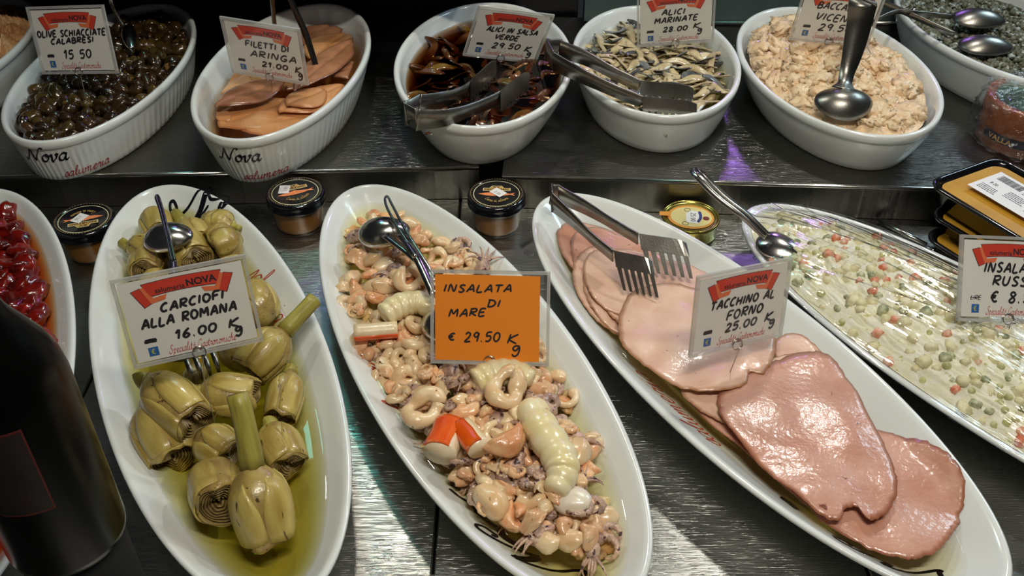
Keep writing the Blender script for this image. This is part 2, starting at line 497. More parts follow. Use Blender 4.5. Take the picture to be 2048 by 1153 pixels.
SHELFSTEEL = steel_sheet('brushed_steel_shelf', (120, 118, 112), .24, .38)

# ------------------------------------------------------------------ the setting
deck = tag(empty('counter_deck'), 'scratched stainless steel counter deck under the long platters', 'counter', kind='structure')
x0 = -.0673 - 4 * .37
for k in range(8):
    a, b_ = x0 + k * .37 + .0012, x0 + (k + 1) * .37 - .0012
    mb = MB()
    e = .0012
    prof = [(a, -.02), (a, -e), (a + e, 0), (b_ - e, 0), (b_, -e), (b_, -.02)]
    for y in (.1, 1.5): mb.v += [Vector((px, y, pz)) for px, pz in prof]
    mb.f += [(i, i + 1, i + 7, i + 6) for i in range(5)] + [(5, 0, 6, 11), tuple(range(5, -1, -1)), tuple(range(6, 12))]
    mb.build('steel_panel', STEEL, deck, smooth=False)
MB().add(*box(-1.55, 1.48, .1, 1.5, -.06, -.024)).build('deck_base', mat('dark_gap', (14, 14, 16), rough=.7), deck, smooth=False)

def shelf(x_a, x_b, px0, py0, yaw, label):
    root = tag(empty('raised_shelf', (px0, py0, 0)), label, 'shelf', kind='structure')
    root.rotation_euler.z = yaw
    prof = [(.003, 0), (.0, .001), (0, .0435), (.0012, .0468), (.0045, .048), (.5, .048), (.5, 0)]
    mb = MB()
    for x in (x_a, x_b): mb.v += [Vector((x, y, z)) for y, z in prof]
    n = len(prof)
    mb.f += [(i, i + n, i + n + 1, i + 1) for i in range(n - 1)] + [(n - 1, 2 * n - 1, n, 0), tuple(range(n)), tuple(range(2 * n - 1, n - 1, -1))]
    mb.build('shelf_sheet', SHELFSTEEL, root, smooth=False)
    v, f = sweep([(x_a, .0022, .0458), (x_b, .0022, .0458)], .0028, 14)
    MB().add(v, f).build('front_lip', METAL, root)
shelf(-1.0, 0, -.0425, 1.0725, .0375, 'brushed steel raised shelf behind the artichoke platter')
shelf(0, .95, -.0126, 1.0514, -.054, 'brushed steel raised shelf behind the turkey platter')

wb = MB().add(*box(-1.5, .11, 1.56, 1.6, 0, .24)).build('wall_back', mat('black_back_panel', (9, 9, 12), rough=.35), smooth=False)
tag(wb, 'black back panel of the case behind the dark bowls', 'wall', kind='structure')
wb2 = MB().add(*box(.118, 1.5, 1.52, 1.56, 0, .24)).build('wall_right', mat('grey_green_back_panel', (84, 100, 98), (66, 80, 80), 6, rough=.3), smooth=False)
tag(wb2, 'grey green back panel of the case behind the pale bowls', 'wall', kind='structure')
tb = MB().add(*sweep([(.118, 1.515, .052), (1.5, 1.515, .052)], .003, 10)).build('trim_1', METAL)
tag(tb, 'thin bright metal strip at the foot of the grey green back panel', 'trim', kind='structure')
ovh = MB().add(*box(-1.5, -.03, 1.315, 1.6, .19, .20)).build('upper_shelf', mat('dark_shelf_board', (30, 30, 32), rough=.5), smooth=False)
tag(ovh, 'dark upper shelf of the case above the left bowls', 'shelf', kind='structure')
strip = MB()
a, b_ = P(1757, 441, .004), P(1853, 490, .004)
strip.add(*sweep([a, b_], .003, 8)).build('steel_rod', METAL)
tag(bpy.data.objects['steel_rod'], 'thin bright steel rod lying between film-covered platter and black trays', 'rod')

# ------------------------------------------------------------------ long platters
PA, PB = .324, .1097
PROF_OUT = [(.078, .0), (.071, .0), (.066, .003), (.045, .0145), (.02, .034), (.004, .0488), (0, .0525)]
PROF_IN = [(.0004, .0548), (.0024, .0558), (.0052, .0554), (.009, .0528), (.014, .0486), (.03, .0350), (.046, .0235), (.056, .0178), (.066, .0146), (.08, .0132), (.095, .013)]
PLATTER = make_mesh('serving_platter', *rev(PA, PB, PROF_OUT + PROF_IN, 128), CERAMIC)

def inset(u, w, a=PA, b=PB):
    lo, hi = -.05, b - .0005
    for _ in range(30):
        m = (lo + hi) / 2
        if (u / (a - m)) ** 2 + (w / (b - m)) ** 2 > 1: hi = m
        else: lo = m
    return lo
_dz = [p[0] for p in PROF_IN]; _zz = [p[1] for p in PROF_IN]
def plat_z(u, w): return float(np.interp(inset(u, w), _dz, _zz))

DISH = {'carciofi': (-.302, .723, 1.9963 + PI), 'mare': (-.053, .7245, 2.0036), 'ham': (.2117, .7175, 2.0979),
        'russa': (.4778, .7103, 2.2035), 'peppers': (-.5442, .705, 1.9051)}
def to_local(d, p):
    cx, cy, th = DISH[d]; x, y = p[0] - cx, p[1] - cy; c, s = math.cos(th), math.sin(th)
    return x * c + y * s, -x * s + y * c
def to_world(d, u, w, z):
    cx, cy, th = DISH[d]; c, s = math.cos(th), math.sin(th)
    return Vector((cx + u * c - w * s, cy + u * s + w * c, z))
def floor_z(d, p):
    return plat_z(*to_local(d, p))

def on_plat(u, w): return (u, w, plat_z(u, w) + .0006)
def strokes_on(d, ox, oy, sc, strokes):   # pen strokes noted in the photograph, turned to the platter's own axes
    return [[to_local(d, P(ox + x / sc, oy + y / sc, .035)) for x, y in s] for s in strokes]
PRINT = {
 'mare': (700, 680, 2.437,
   [[(690, 964), (708, 968), (714, 954), (694, 942), (655, 926), (618, 938), (628, 964), (690, 988), (790, 1003), (880, 1002), (926, 998)],
    [(785, 1078), (850, 1093), (950, 1088), (1050, 1066), (1105, 1056), (1145, 1066), (1162, 1086)],
    [(600, 800), (640, 852), (700, 880), (760, 890)], [(486, 742), (530, 768), (590, 785)]],
   [[(922, 1004), (880, 1048), (832, 1074), (800, 1080)], [(740, 918), (752, 940), (795, 958), (856, 966)],
    [(488, 702), (545, 706), (590, 742), (622, 786)], [(610, 822), (632, 832)], [(770, 908), (740, 912), (736, 926)], [(1132, 1096), (1156, 1098)]],
   [(352, 440), (240, 300), (170, 195), (85, 66)]),
 'carciofi': (170, 360, 2.745,
   [[(496, 178), (506, 164), (494, 148), (474, 154), (472, 172), (500, 186), (570, 170), (640, 138), (716, 116)],
    [(590, 210), (640, 206), (690, 190)], [(720, 130), (700, 150), (706, 176), (748, 186)], [(748, 190), (770, 166), (802, 168), (808, 190)]],
   [[(716, 118), (684, 150), (644, 188), (604, 210)], [(748, 206), (778, 214), (806, 192)]],
   [(912, 500), (968, 585), (1020, 668), (1060, 770)]),
 'ham': (1250, 650, 2.292,
   [[(1022, 1000), (1036, 1006), (1040, 992), (1004, 978), (962, 978), (956, 996), (986, 1020), (1060, 1040), (1160, 1042)],
    [(1178, 1104), (1240, 1114), (1320, 1100), (1400, 1080), (1450, 1078), (1476, 1096)]],
   [[(1228, 1062), (1206, 1086), (1180, 1104)], [(1452, 1104), (1474, 1106)], [(716, 780), (752, 802), (796, 842)]],
   [(430, 552), (310, 440), (200, 340), (66, 214)]),
}
sal, salw = text_strokes('salumeria', SCRIPT, .2, .02)

def platter(d, label):
    cx, cy, th = DISH[d]
    root = empty('serving_platter', (cx, cy, 0)); root.rotation_euler.z = th
    tag(root, label, 'platter', 'long white oval platters')
    obj('dish', PLATTER, root)
    if d in PRINT:
        ox, oy, sc, thin, thick, path = PRINT[d]
        mb = ribbons(strokes_on(d, ox, oy, sc, thin), .0034, on_plat, 5); b2 = ribbons(strokes_on(d, ox, oy, sc, thick), .008, on_plat, 5)
        mb.add(b2.v, b2.f).build('script_print', BLACKPRINT, root, smooth=False)
        sp = strokes_on(d, ox, oy, sc, [path])[0]
        def sal_map(u, v):
            t = max(0, min(1, u / salw)) * 2.999; i = int(t); k = t - i
            a, b = Vector((*sp[i], 0)), Vector((*sp[i + 1], 0)); p = a.lerp(b, k)
            t_ = (b - a).normalized(); up = Vector((-t_.y, t_.x, 0))
            if up.dot(p) < 0: up = -up
            q = p + up * (v * .024 - .006)
            return on_plat(q.x, q.y)
        ribbons(sal, .075, sal_map, 4, nib=(.7, .4)).build('red_script_print', REDPRINT, root, smooth=False)
    return root
platter('carciofi', 'long white oval platter holding artichokes in green oil')
platter('mare', 'long white oval platter holding the mixed seafood salad')
platter('ham', 'long white oval platter holding the sliced roast turkey')
platter('russa', 'long white oval platter under cling film holding vegetable mayonnaise salad')
platter('peppers', 'long white oval platter of red peppers beside the dark bottle')

def plat_liquid(d, name, z, m, label, cat, waves=.0003):
    dl = float(np.interp(-z, [-q for q in _zz], _dz))
    cx, cy, th = DISH[d]
    prof = [(.0945, .0118)] + [(p[0] - .0005, p[1] - .0012) for p in reversed(PROF_IN) if p[1] < z - .001]
    prof += [(dl - .0012, z - .0004), (dl - .0004, z + .0003), (dl + .004, z - .0002)] + [(dl + .004 + (PB - dl - .006) * k / 8, z - .0002) for k in range(1, 9)]
    v, f = rev(PA, PB, prof, 96)
    o = obj(name, make_mesh(name, v, f, m)); o.location = (cx, cy, 0); o.rotation_euler.z = th
    return tag(o, label, cat, kind='stuff')
plat_liquid('carciofi', 'olive_oil', .0395, clear_mat('green_olive_oil', absorb=(.76, .69, .0), density=62, bump=.05, bscale=14, rough=.02), 'yellow green olive oil pooled around the artichokes', 'oil')
plat_liquid('mare', 'seafood_dressing', .0425, clear_mat('pale_dressing', absorb=(.95, .88, .40), density=38, bump=.05, bscale=14, rough=.02), 'pale yellow dressing pooled in the seafood platter', 'dressing')
plat_liquid('ham', 'meat_juice', .0340, clear_mat('pale_juice', absorb=(.96, .88, .45), density=26, bump=.05, bscale=14, rough=.02), 'clear yellowish juice around the turkey slices', 'juice')
plat_liquid('peppers', 'pepper_oil', .0435, clear_mat('orange_oil', absorb=(.96, .52, .0), density=150, bump=.05, bscale=14, rough=.02), 'orange oil pooled around the red peppers', 'oil')

# ------------------------------------------------------------------ deep bowls on the shelf
SZ = .048
BOWL = {'olive': (-.5575, 1.2378, 1.4967, .2133, .1047, .0640, .86), 'aringa': (-.3056, 1.2191, 1.4423, .2085, .1059, .0743, .79),
        'verde': (-.0381, 1.2381, 1.5201, .1936, .1215, .0732, .73), 'marinate': (.1994, 1.263, 1.5737,   .1768, .1155, .0654, .83),
        'baccala': (.4424, 1.2359, 1.6898, .2004, .1243, .0650, .79), 'capers': (.715, 1.345, 1.86, .200, .1243, .0700, .80),
        'fish': (-.80, 1.262, 1.45, .200, .105, .0700, .82)}
def bowl_prof(k):
    a, b, h, s = BOWL[k][3:]
    df = (1 - s) * b
    out = [(df + .012, .0), (df + .003, 0), (df, .002)]
    for i in range(1, 7):
        t = i / 6; out.append((.0035 + (df - .0035) * (1 - t) ** 1.25, .002 + (h - .016) * t))
    out += [(.0030, h - .0125), (.0006, h - .0105), (0, h - .006), (.0003, h - .0015)]
    inn = [(.0022, h), (.0052, h - .0002), (.0078, h - .0025), (.0095, h - .008)]
    for i in range(1, 6):
        t = i / 5; inn.append((.0095 + (df + .006 - .0095) * t ** 1.2, h - .008 - (h - .020) * t))
    inn += [(df + .012, .0085), (df + .022, .0068), (b - .01, .0066)]
    return out, inn
def bowl_in(k):
    return [p[0] for p in bowl_prof(k)[1]], [p[1] for p in bowl_prof(k)[1]]
def bl_world(k, u, w, z):
    cx, cy, th = BOWL[k][:3]; c, s = math.cos(th), math.sin(th)
    return Vector((cx + u * c - w * s, cy + u * s + w * c, z))
def bl_local(k, p):
    cx, cy, th = BOWL[k][:3]; x, y = p[0] - cx, p[1] - cy; c, s = math.cos(th), math.sin(th)
    return x * c + y * s, -x * s + y * c
def bl_floor(k, p):
    u, w = bl_local(k, p); a, b = BOWL[k][3:5]; d, z = bowl_in(k)
    return SZ + float(np.interp(inset(u, w, a, b), d, z))

def bowl(k, label, ribbed=False, prints=()):
    cx, cy, th, a, b, h, s = BOWL[k]
    root = empty('oval_bowl', (cx, cy, SZ)); root.rotation_euler.z = th
    tag(root, label, 'bowl', 'deep white oval bowls')
    o, i = bowl_prof(k)
    obj('dish', make_mesh('dish', *rev(a, b, o + i, 384 if ribbed else 112, rib=(2, 7, .0012, 96) if ribbed else None), CERAMIC), root)
    od, oz = [p[0] for p in o[2:]], [p[1] for p in o[2:]]
    for txt, ang, z0, size, w, m in prints:
        st, tw = text_strokes(txt, SCRIPT, .25, .0)
        def fn(u, v, ang=ang, z0=z0, size=size, tw=tw):
            z = z0 + v * size; d = float(np.interp(z, oz, od)) - .0004
            A, B = a - d, b - d
            t = ang; dt = (u - tw / 2) * size; n = 8
            for _ in range(n):
                t += dt / n / math.hypot(A * math.sin(t), B * math.cos(t))
            return (A * math.cos(t), B * math.sin(t), z)
        ribbons(st, w, fn, 4, nib=(.8, .3)).build('script_print' if m is BLACKPRINT else 'red_script_print', m, root, smooth=False)
    return root
NV = [('Nova', PI - .02, .034, .021, .17, BLACKPRINT), ('salumeria', PI + .16, .009, .014, .13, DARKRED),
      ('Nova', 3 * PI / 2 + .35, .030, .021, .17, BLACKPRINT)]
bowl('fish', 'white bowl of pinkish fish salad at the left edge behind the olive bowl')
bowl('olive', 'deep white ribbed oval bowl full of crushed dark olives', True, [('Nova', PI + .02, .034, .021, .17, BLACKPRINT), ('salumeria', PI + .42, .007, .014, .13, DARKRED), ('Nova', 3 * PI / 2 + .62, .030, .021, .15, BLACKPRINT)])
bowl('aringa', 'deep white ribbed oval bowl of pale herring fillets', True, [('Nova', PI + .0, .040, .021, .17, BLACKPRINT), ('salumeria', PI + .28, .008, .014, .13, DARKRED), ('Nova', 3 * PI / 2 + .62, .034, .021, .15, BLACKPRINT)])
bowl('verde', 'smooth white bowl of anchovies in dark green sauce')
bowl('marinate', 'smooth white bowl of silvery marinated anchovies')
bowl('baccala', 'smooth white bowl heaped with creamed salt cod')
bowl('capers', 'white bowl of grey salted capers in the back corner')

def bowl_liquid(k, name, z, m, label, cat):
    cx, cy, th, a, b, h, s = BOWL[k]
    d, zz = bowl_in(k); dl = float(np.interp(-z, [-q for q in zz], d))
    prof = [(b - .012, .0055)] + [(p[0] - .0005, p[1] - .001) for p in reversed(bowl_prof(k)[1]) if p[1] < z - .001][1:]
    prof += [(dl - .001, z - .0003), (dl + .003, z - .0001)] + [(dl + .003 + (b - dl - .005) * q / 8, z - .0001) for q in range(1, 9)]
    o = obj(name, make_mesh(name, *rev(a, b, prof, 96), m)); o.location = (cx, cy, SZ); o.rotation_euler.z = th
    return tag(o, label, cat, kind='stuff')
bowl_liquid('olive', 'olive_brine', .040, clear_mat('brown_brine', absorb=(.65, .30, .04), density=90, rough=.03, bump=.06, bscale=20), 'reddish brown oil around the crushed olives', 'oil')
bowl_liquid('aringa', 'herring_oil', .046, clear_mat('amber_oil', absorb=(.88, .62, .22), density=26, rough=.02, bump=.05, bscale=20), 'amber oil covering the herring fillets', 'oil')
bowl_liquid('verde', 'green_sauce', .054, clear_mat('dark_brown_sauce', absorb=(.62, .36, .03), density=130, rough=.02, bump=.05, bscale=20), 'dark brown oily sauce around the anchovies', 'sauce')
bowl_liquid('marinate', 'anchovy_marinade', .046, clear_mat('pale_marinade', absorb=(.88, .82, .42), density=26, rough=.02, bump=.05, bscale=20), 'pale yellow marinade around the silvery anchovies', 'marinade')
# ------------------------------------------------------------------ price signs
SIGN_W, SIGN_R = .109, .7595
CARD = mat('white_card', (226, 224, 216), rough=.5)
ORANGECARD = mat('orange_card', (246, 140, 0), rough=.5)
SLEEVE = clear_mat('clear_sleeve', tint=(.99, .99, .985), rough=.08, gain=1.0, milk=.02)
SLEEVE_EDGE = clear_mat('clear_sleeve_edge', tint=(.8, .8, .76), rough=.15, gain=2.0, milk=.30)
BANNER = mat('red_banner_print', (206, 52, 26), rough=.5)
FOLD = mat('orange_fold_print', (226, 112, 64), rough=.5)
INK = mat('black_marker_ink', (16, 12, 22), rough=.5)
NAVY = mat('dark_outline_print', (44, 20, 44), rough=.5)
BLUE = mat('blue_sticker', (24, 96, 168), rough=.5)
YELLOW = mat('yellow_print', (190, 190, 60), rough=.5)
FOOT = mat('red_footer_print', (186, 40, 52), rough=.5)
WIRE = mat('wire_steel', (190, 186, 176), rough=.25, metal=1)

def flat(poly, y):
    return [(p[0], y, p[1]) for p in poly], [tuple(range(len(poly) - 1, -1, -1))]

def sign(key, pose, lines, label, width=SIGN_W, ratio=SIGN_R, orange=False, smudge=True, stem=.05, lire=False):
    x, y, z, a, b, c = pose
    Mx = Matrix.Translation((x, y, z)) @ Matrix.Rotation(a, 4, 'Z') @ Matrix.Rotation(b, 4, 'X') @ Matrix.Rotation(c, 4, 'Y')
    W, H = width, width * ratio
    root = tag(empty('price_sign', mtx=Mx), label, 'sign', 'price signs in the dishes')
    m = .0045
    MB().add(*box(-W / 2, W / 2, -.0012, .0012, 0, H)).build('plastic_sleeve', SLEEVE, root, smooth=False)
    fr = MB()
    for q in ((-W / 2, W / 2, 0, .003), (-W / 2, W / 2, H - .003, H), (-W / 2, -W / 2 + .003, .003, H - .003), (W / 2 - .003, W / 2, .003, H - .003)):
        fr.add(*box(q[0], q[1], -.0015, .0015, q[2], q[3]))
    fr.build('sleeve_rim', SLEEVE_EDGE, root, smooth=False)
    cx0, cx1, cz0, cz1 = -W / 2 + m, W / 2 - m, m, H - m
    if orange: cx1 -= .005; cz0 -= .001
    card = MB().add(*box(cx0, cx1, -.0003, .0003, cz0, cz1)).build('card', ORANGECARD if orange else CARD, root, smooth=False)
    cw, ch = cx1 - cx0, cz1 - cz0
    def C(u, v, dy=0.0): return (cx0 + u * cw, -.0006 - dy, cz0 + v * ch)
    rg = random.Random(key)
    if not orange:
        def poly(name, pts, mt, dy):
            MB().add([C(u, v, dy) for u, v in pts], [tuple(range(len(pts)))]).build(name, mt, card, smooth=False)
        def arc(u, v0): return v0 + .035 * (1 - ((u - .5) / .4) ** 2)
        us = [.2 + .6 * k / 8 for k in range(9)]
        top = [(u - .02 + .04 * (u - .2) / .6, arc(u, .925)) for u in us]; bot = [(u + .03 - .06 * (u - .2) / .6, arc(u, .77)) for u in us]
        for mt, e, dy in ((NAVY, .006, 0), (BANNER, 0, .0001)):
            poly('banner_outline' if mt is NAVY else 'banner', [(u + (-e if i == 0 else e if i == 8 else 0), v + e) for i, (u, v) in enumerate(top)] + [(u + (e if i == 0 else -e if i == 8 else 0), v - e * 1.2) for i, (u, v) in reversed(list(enumerate(bot)))], mt, dy)
            s = -1 if 0 else 1
            poly('banner_tail_outline' if mt is NAVY else 'banner_tail', [(.09 - e, .87 + e), (.155 + e, .90 + e), (.225 + e, .70 - e), (.17 - e, .66 - e)], mt, dy)
            poly('banner_tail_outline' if mt is NAVY else 'banner_tail', [(.845 - e, .90 + e), (.91 + e, .87 + e), (.83 + e, .66 - e), (.775 - e, .70 - e)], mt, dy)
        poly('banner_fold', [(.16, .90), (.2, .91), (.25, .76), (.36, .78), (.34, .72), (.225, .695)], FOLD, .00005)
        poly('banner_fold', [(.80, .91), (.84, .90), (.775, .695), (.66, .72), (.64, .78), (.75, .76)], FOLD, .00005)
        for txt, u0, v0, hgt, bold in (('salumeria', .275, .815, .24, .012), ('NOVA', .53, .815, .245, .03)):
            tv, tf, tw = font_mesh(txt, bold)
            sc = hgt * cw / tw
            MB().add([(cx0 + u0 * cw + p.x * sc, -.00085, cz0 + arc(u0, v0 - .025) * ch + p.y * sc) for p in tv], tf).build('banner_text', INK, card, smooth=False)
        st, tw = text_strokes('Specialità Gastronomiche', SCRIPT, .3, .02)
        s = .56 * cw / tw
        ribbons(st, .11, lambda u, v: (cx0 + .26 * cw + u * s, -.0006, cz0 + .035 * ch + v * s * 1.6), 2, nib=(.8, .4)).build('footer_script', FOOT, card, smooth=False)
        MB().add([C(.105, .055, .0001), C(.185, .055, .0001), C(.185, .165, .0001), C(.105, .165, .0001)], [(0, 1, 2, 3)]).build('euro_sticker', BLUE, card, smooth=False)
        st, tw = text_strokes('€', CAPS)
        ribbons(st, .16, lambda u, v: (cx0 + (.125 + u * .055) * cw, -.0008, cz0 + (.08 + v * .06) * ch), 3).build('euro_mark', YELLOW, card, smooth=False)
        if smudge:
            rows = [[(.0, .1), (.5, .16), (1, .08)], [(.02, .5), (.5, .55), (1.02, .48)], [(.05, .85), (.6, .9), (.98, .86)], [(0, .3), (1, .75)]]
            ribbons(rows, .42, lambda u, v: (cx0 + (.09 + u * .10) * cw, -.0006, cz0 + (.225 + v * .045) * ch), 3).build('ink_smudge', INK, card, smooth=False)
        if lire:
            st, tw = text_strokes('LIRE', CAPS, .15)
            st.append([(-.1, .45), (tw + .1, .6)])
            ribbons(st, .16, lambda u, v: (cx0 + (.09 + u / tw * .11) * cw, -.0006, cz0 + (.225 + v * .055) * ch), 3).build('struck_out_word', INK, card, smooth=False)
    for txt, u0, v0, hgt, u1, rise in lines:
        font = CAPS
        st, tw = text_strokes(txt, font, .12, .16, .04, rg)
        sx = (u1 - u0) * cw / tw; sz = hgt * ch
        def fn(u, v): return (cx0 + u0 * cw + u * sx, -.0007, cz0 + (v0 + rise * u / tw) * ch + v * sz)
        # pen width is even on the card although letters are stretched
        mb = MB()
        for s_ in st:
            pts = smooth_path([Vector((p[0] * sx, p[1] * sz, 0)) for p in s_], 4); n = len(pts); v, f = [], []
            for i, p in enumerate(pts):
                t = pts[min(i + 1, n - 1)] - pts[max(i - 1, 0)]
                if t.length < 1e-9: t = Vector((1, 0, 0))
                t.normalize(); q = Vector((-t.y, t.x, 0)) * (.00105 if not orange else .00085) * (.7 if i in (0, n - 1) else 1)
                for e in (p + q, p - q): v.append(fn(e.x / sx, e.y / sz))
            mb.add(v, [(2 * i, 2 * i + 1, 2 * i + 3, 2 * i + 2) for i in range(n - 1)])
        mb.build('handwriting', INK, card, smooth=False)
    # wire clip: a ring round the bottom edge and a prong into the food
    path = [(.0055 * math.cos(t), -.0026 + .0008 * t / 3, .003 + .0055 * math.sin(t)) for t in [-.4 * PI + 2 * PI * k / 22 for k in range(40)]]
    clip = MB().add(*sweep(path, .00055, 6)).build('wire_clip', WIRE, root)
    MB().add(*sweep(smooth_path([(.0017, -.0026, -.0022), (.0005, -.001, -.012), (-.002, .002, -.03), (-.002, .004, -stem)], 5), .00055, 6)).build('prong', WIRE, clip)
    return root

sign('olive', (-0.5409, 1.1232, 0.1536, -0.2382, -0.2344, -0.1174),
     [('OLIVE SCHIACCIATE', .02, .56, .10, .99, .02), ('CALABRESI', .19, .44, .085, .80, .03), ('15 50', .33, .19, .14, .72, .02)],
     'white handwritten price sign reading OLIVE SCHIACCIATE standing in the olive bowl', stem=.06)
sign('aringa', (-0.3181, 1.1755, 0.1210, -0.2594, 0.1183, 0.0451),
     [('FILETTI DI', .24, .56, .11, .84, 0), ('ARINGA', .28, .36, .12, .92, 0), ('21.00', .42, .18, .10, .78, .01), ('K', .88, .16, .13, .97, .0), ('g', .91, .08, .16, .98, .0)],
     'white handwritten price sign reading FILETTI DI ARINGA standing in the herring bowl')
sign('verde', (-0.0171, 1.2647, 0.1064, 0.2195, 0.2515, 0.2476),
     [('ALICI IN SALSA', .17, .55, .10, .90, .02), ('VERDE', .32, .40, .10, .66, .0), ('29.50', .32, .19, .12, .72, .02), ('K', .80, .18, .12, .89, 0), ('g', .85, .10, .15, .92, 0)],
     'white handwritten price sign reading ALICI IN SALSA VERDE in the dark sauce bowl', stem=.035)
sign('marinate', (0.2351, 1.3163, 0.1050, -0.0254, 0.0815, -0.0927),
     [('ALICI', .30, .58, .11, .62, .0), ('MARINATE', .20, .41, .11, .80, .03), ('28.00', .32, .22, .10, .66, .02), ('K', .74, .26, .11, .84, 0), ('g', .80, .18, .14, .87, 0)],
     'white handwritten price sign reading ALICI MARINATE in the silvery anchovy bowl', stem=.04)
sign('baccala', (0.4323, 1.2516, 0.1358, -0.0532, 0.0905, 0.0836),
     [("BACCALA'", .20, .62, .12, .78, .0), ('VICENTINA', .22, .40, .13, 1.0, -.02), ('29.50', .30, .19, .13, .74, .02)],
     'white handwritten price sign reading BACCALA behind the large spoon in the cod bowl', stem=.04)
sign('carciofi', (-0.2693, 0.6226, 0.1354, 0.3389, -0.2433, -0.0022),
     [('CARCIOFI', .28, .57, .10, .80, .02), ('ALLA ROMANA', .10, .41, .11, .88, .0), ('16.00', .34, .20, .11, .68, .0), ('K', .78, .20, .11, .87, 0), ('g', .82, .13, .14, .89, 0)],
     'white handwritten price sign reading CARCIOFI ALLA ROMANA above the artichokes', stem=.085)
sign('mare', (-0.0212, 0.6758, 0.0739, -0.0806, -0.5119, -0.0293),
     [('INSALATA', .08, .80, .085, .73, .01), ('DI', .50, .64, .08, .62, .0), ('MARE', .13, .51, .085, .48, .02), ('€', .12, .235, .08, .185, 0), ('29.50', .28, .22, .11, .62, .02), ('K', .69, .21, .11, .79, .0), ('g', .73, .12, .15, .82, .0)],
     'orange handwritten price sign reading INSALATA DI MARE above the seafood', SIGN_W * 1.03, .8, True, stem=.035)
sign('ham', (0.2129, 0.6900, 0.0840, 0.4678, -0.2149, 0.1227),
     [('TACCHINO AL', .14, .55, .11, .88, .0), ('FORNO', .34, .36, .12, .76, .02), ('25.00', .34, .19, .11, .70, .02), ('K', .80, .21, .12, .89, 0), ('g', .86, .15, .14, .93, 0)],
     'white handwritten price sign reading TACCHINO AL FORNO on the turkey slices', stem=.04)
sign('russa', (0.4787, 0.7171, 0.0913, 0.2388, -0.6266, 0.1760),
     [('INSALATA', .22, .59, .12, .86, .0), ('RUSSA', .32, .42, .12, .80, .0), ('€', .30, .20, .13, .38, 0), ('8.50', .50, .20, .14, .84, .0)],
     'white handwritten price sign reading INSALATA RUSSA at the right edge of the picture', smudge=False, lire=True, stem=.03)
# ------------------------------------------------------------------ artichokes
ART = mat('artichoke_flesh', (182, 162, 88), (146, 118, 66), 55, rough=.36, sss=.15, sssr=(.006, .004, .001), bump=.25, bscale=220, coat=.25, speck=((78, 58, 26), 170, .66), rand=.10)
ARTLEAF = mat('artichoke_leaf', (196, 176, 98), (160, 134, 62), 70, rough=.36, sss=.15, sssr=(.006, .004, .001), bump=.35, bscale=200, coat=.3, speck=((90, 64, 30), 190, .68), rand=.10, stretch=(1, 1, .3))
ARTSTEM = mat('artichoke_stem', (168, 158, 72), (140, 128, 52), 200, rough=.4, bump=.3, bscale=200, rand=.08, stretch=(1, 1, .12))
ARTCUT = mat('artichoke_cut', (176, 154, 92), (140, 116, 66), 160, rough=.45, bump=.2, bscale=300, rand=.08, edge=(74, 54, 30))

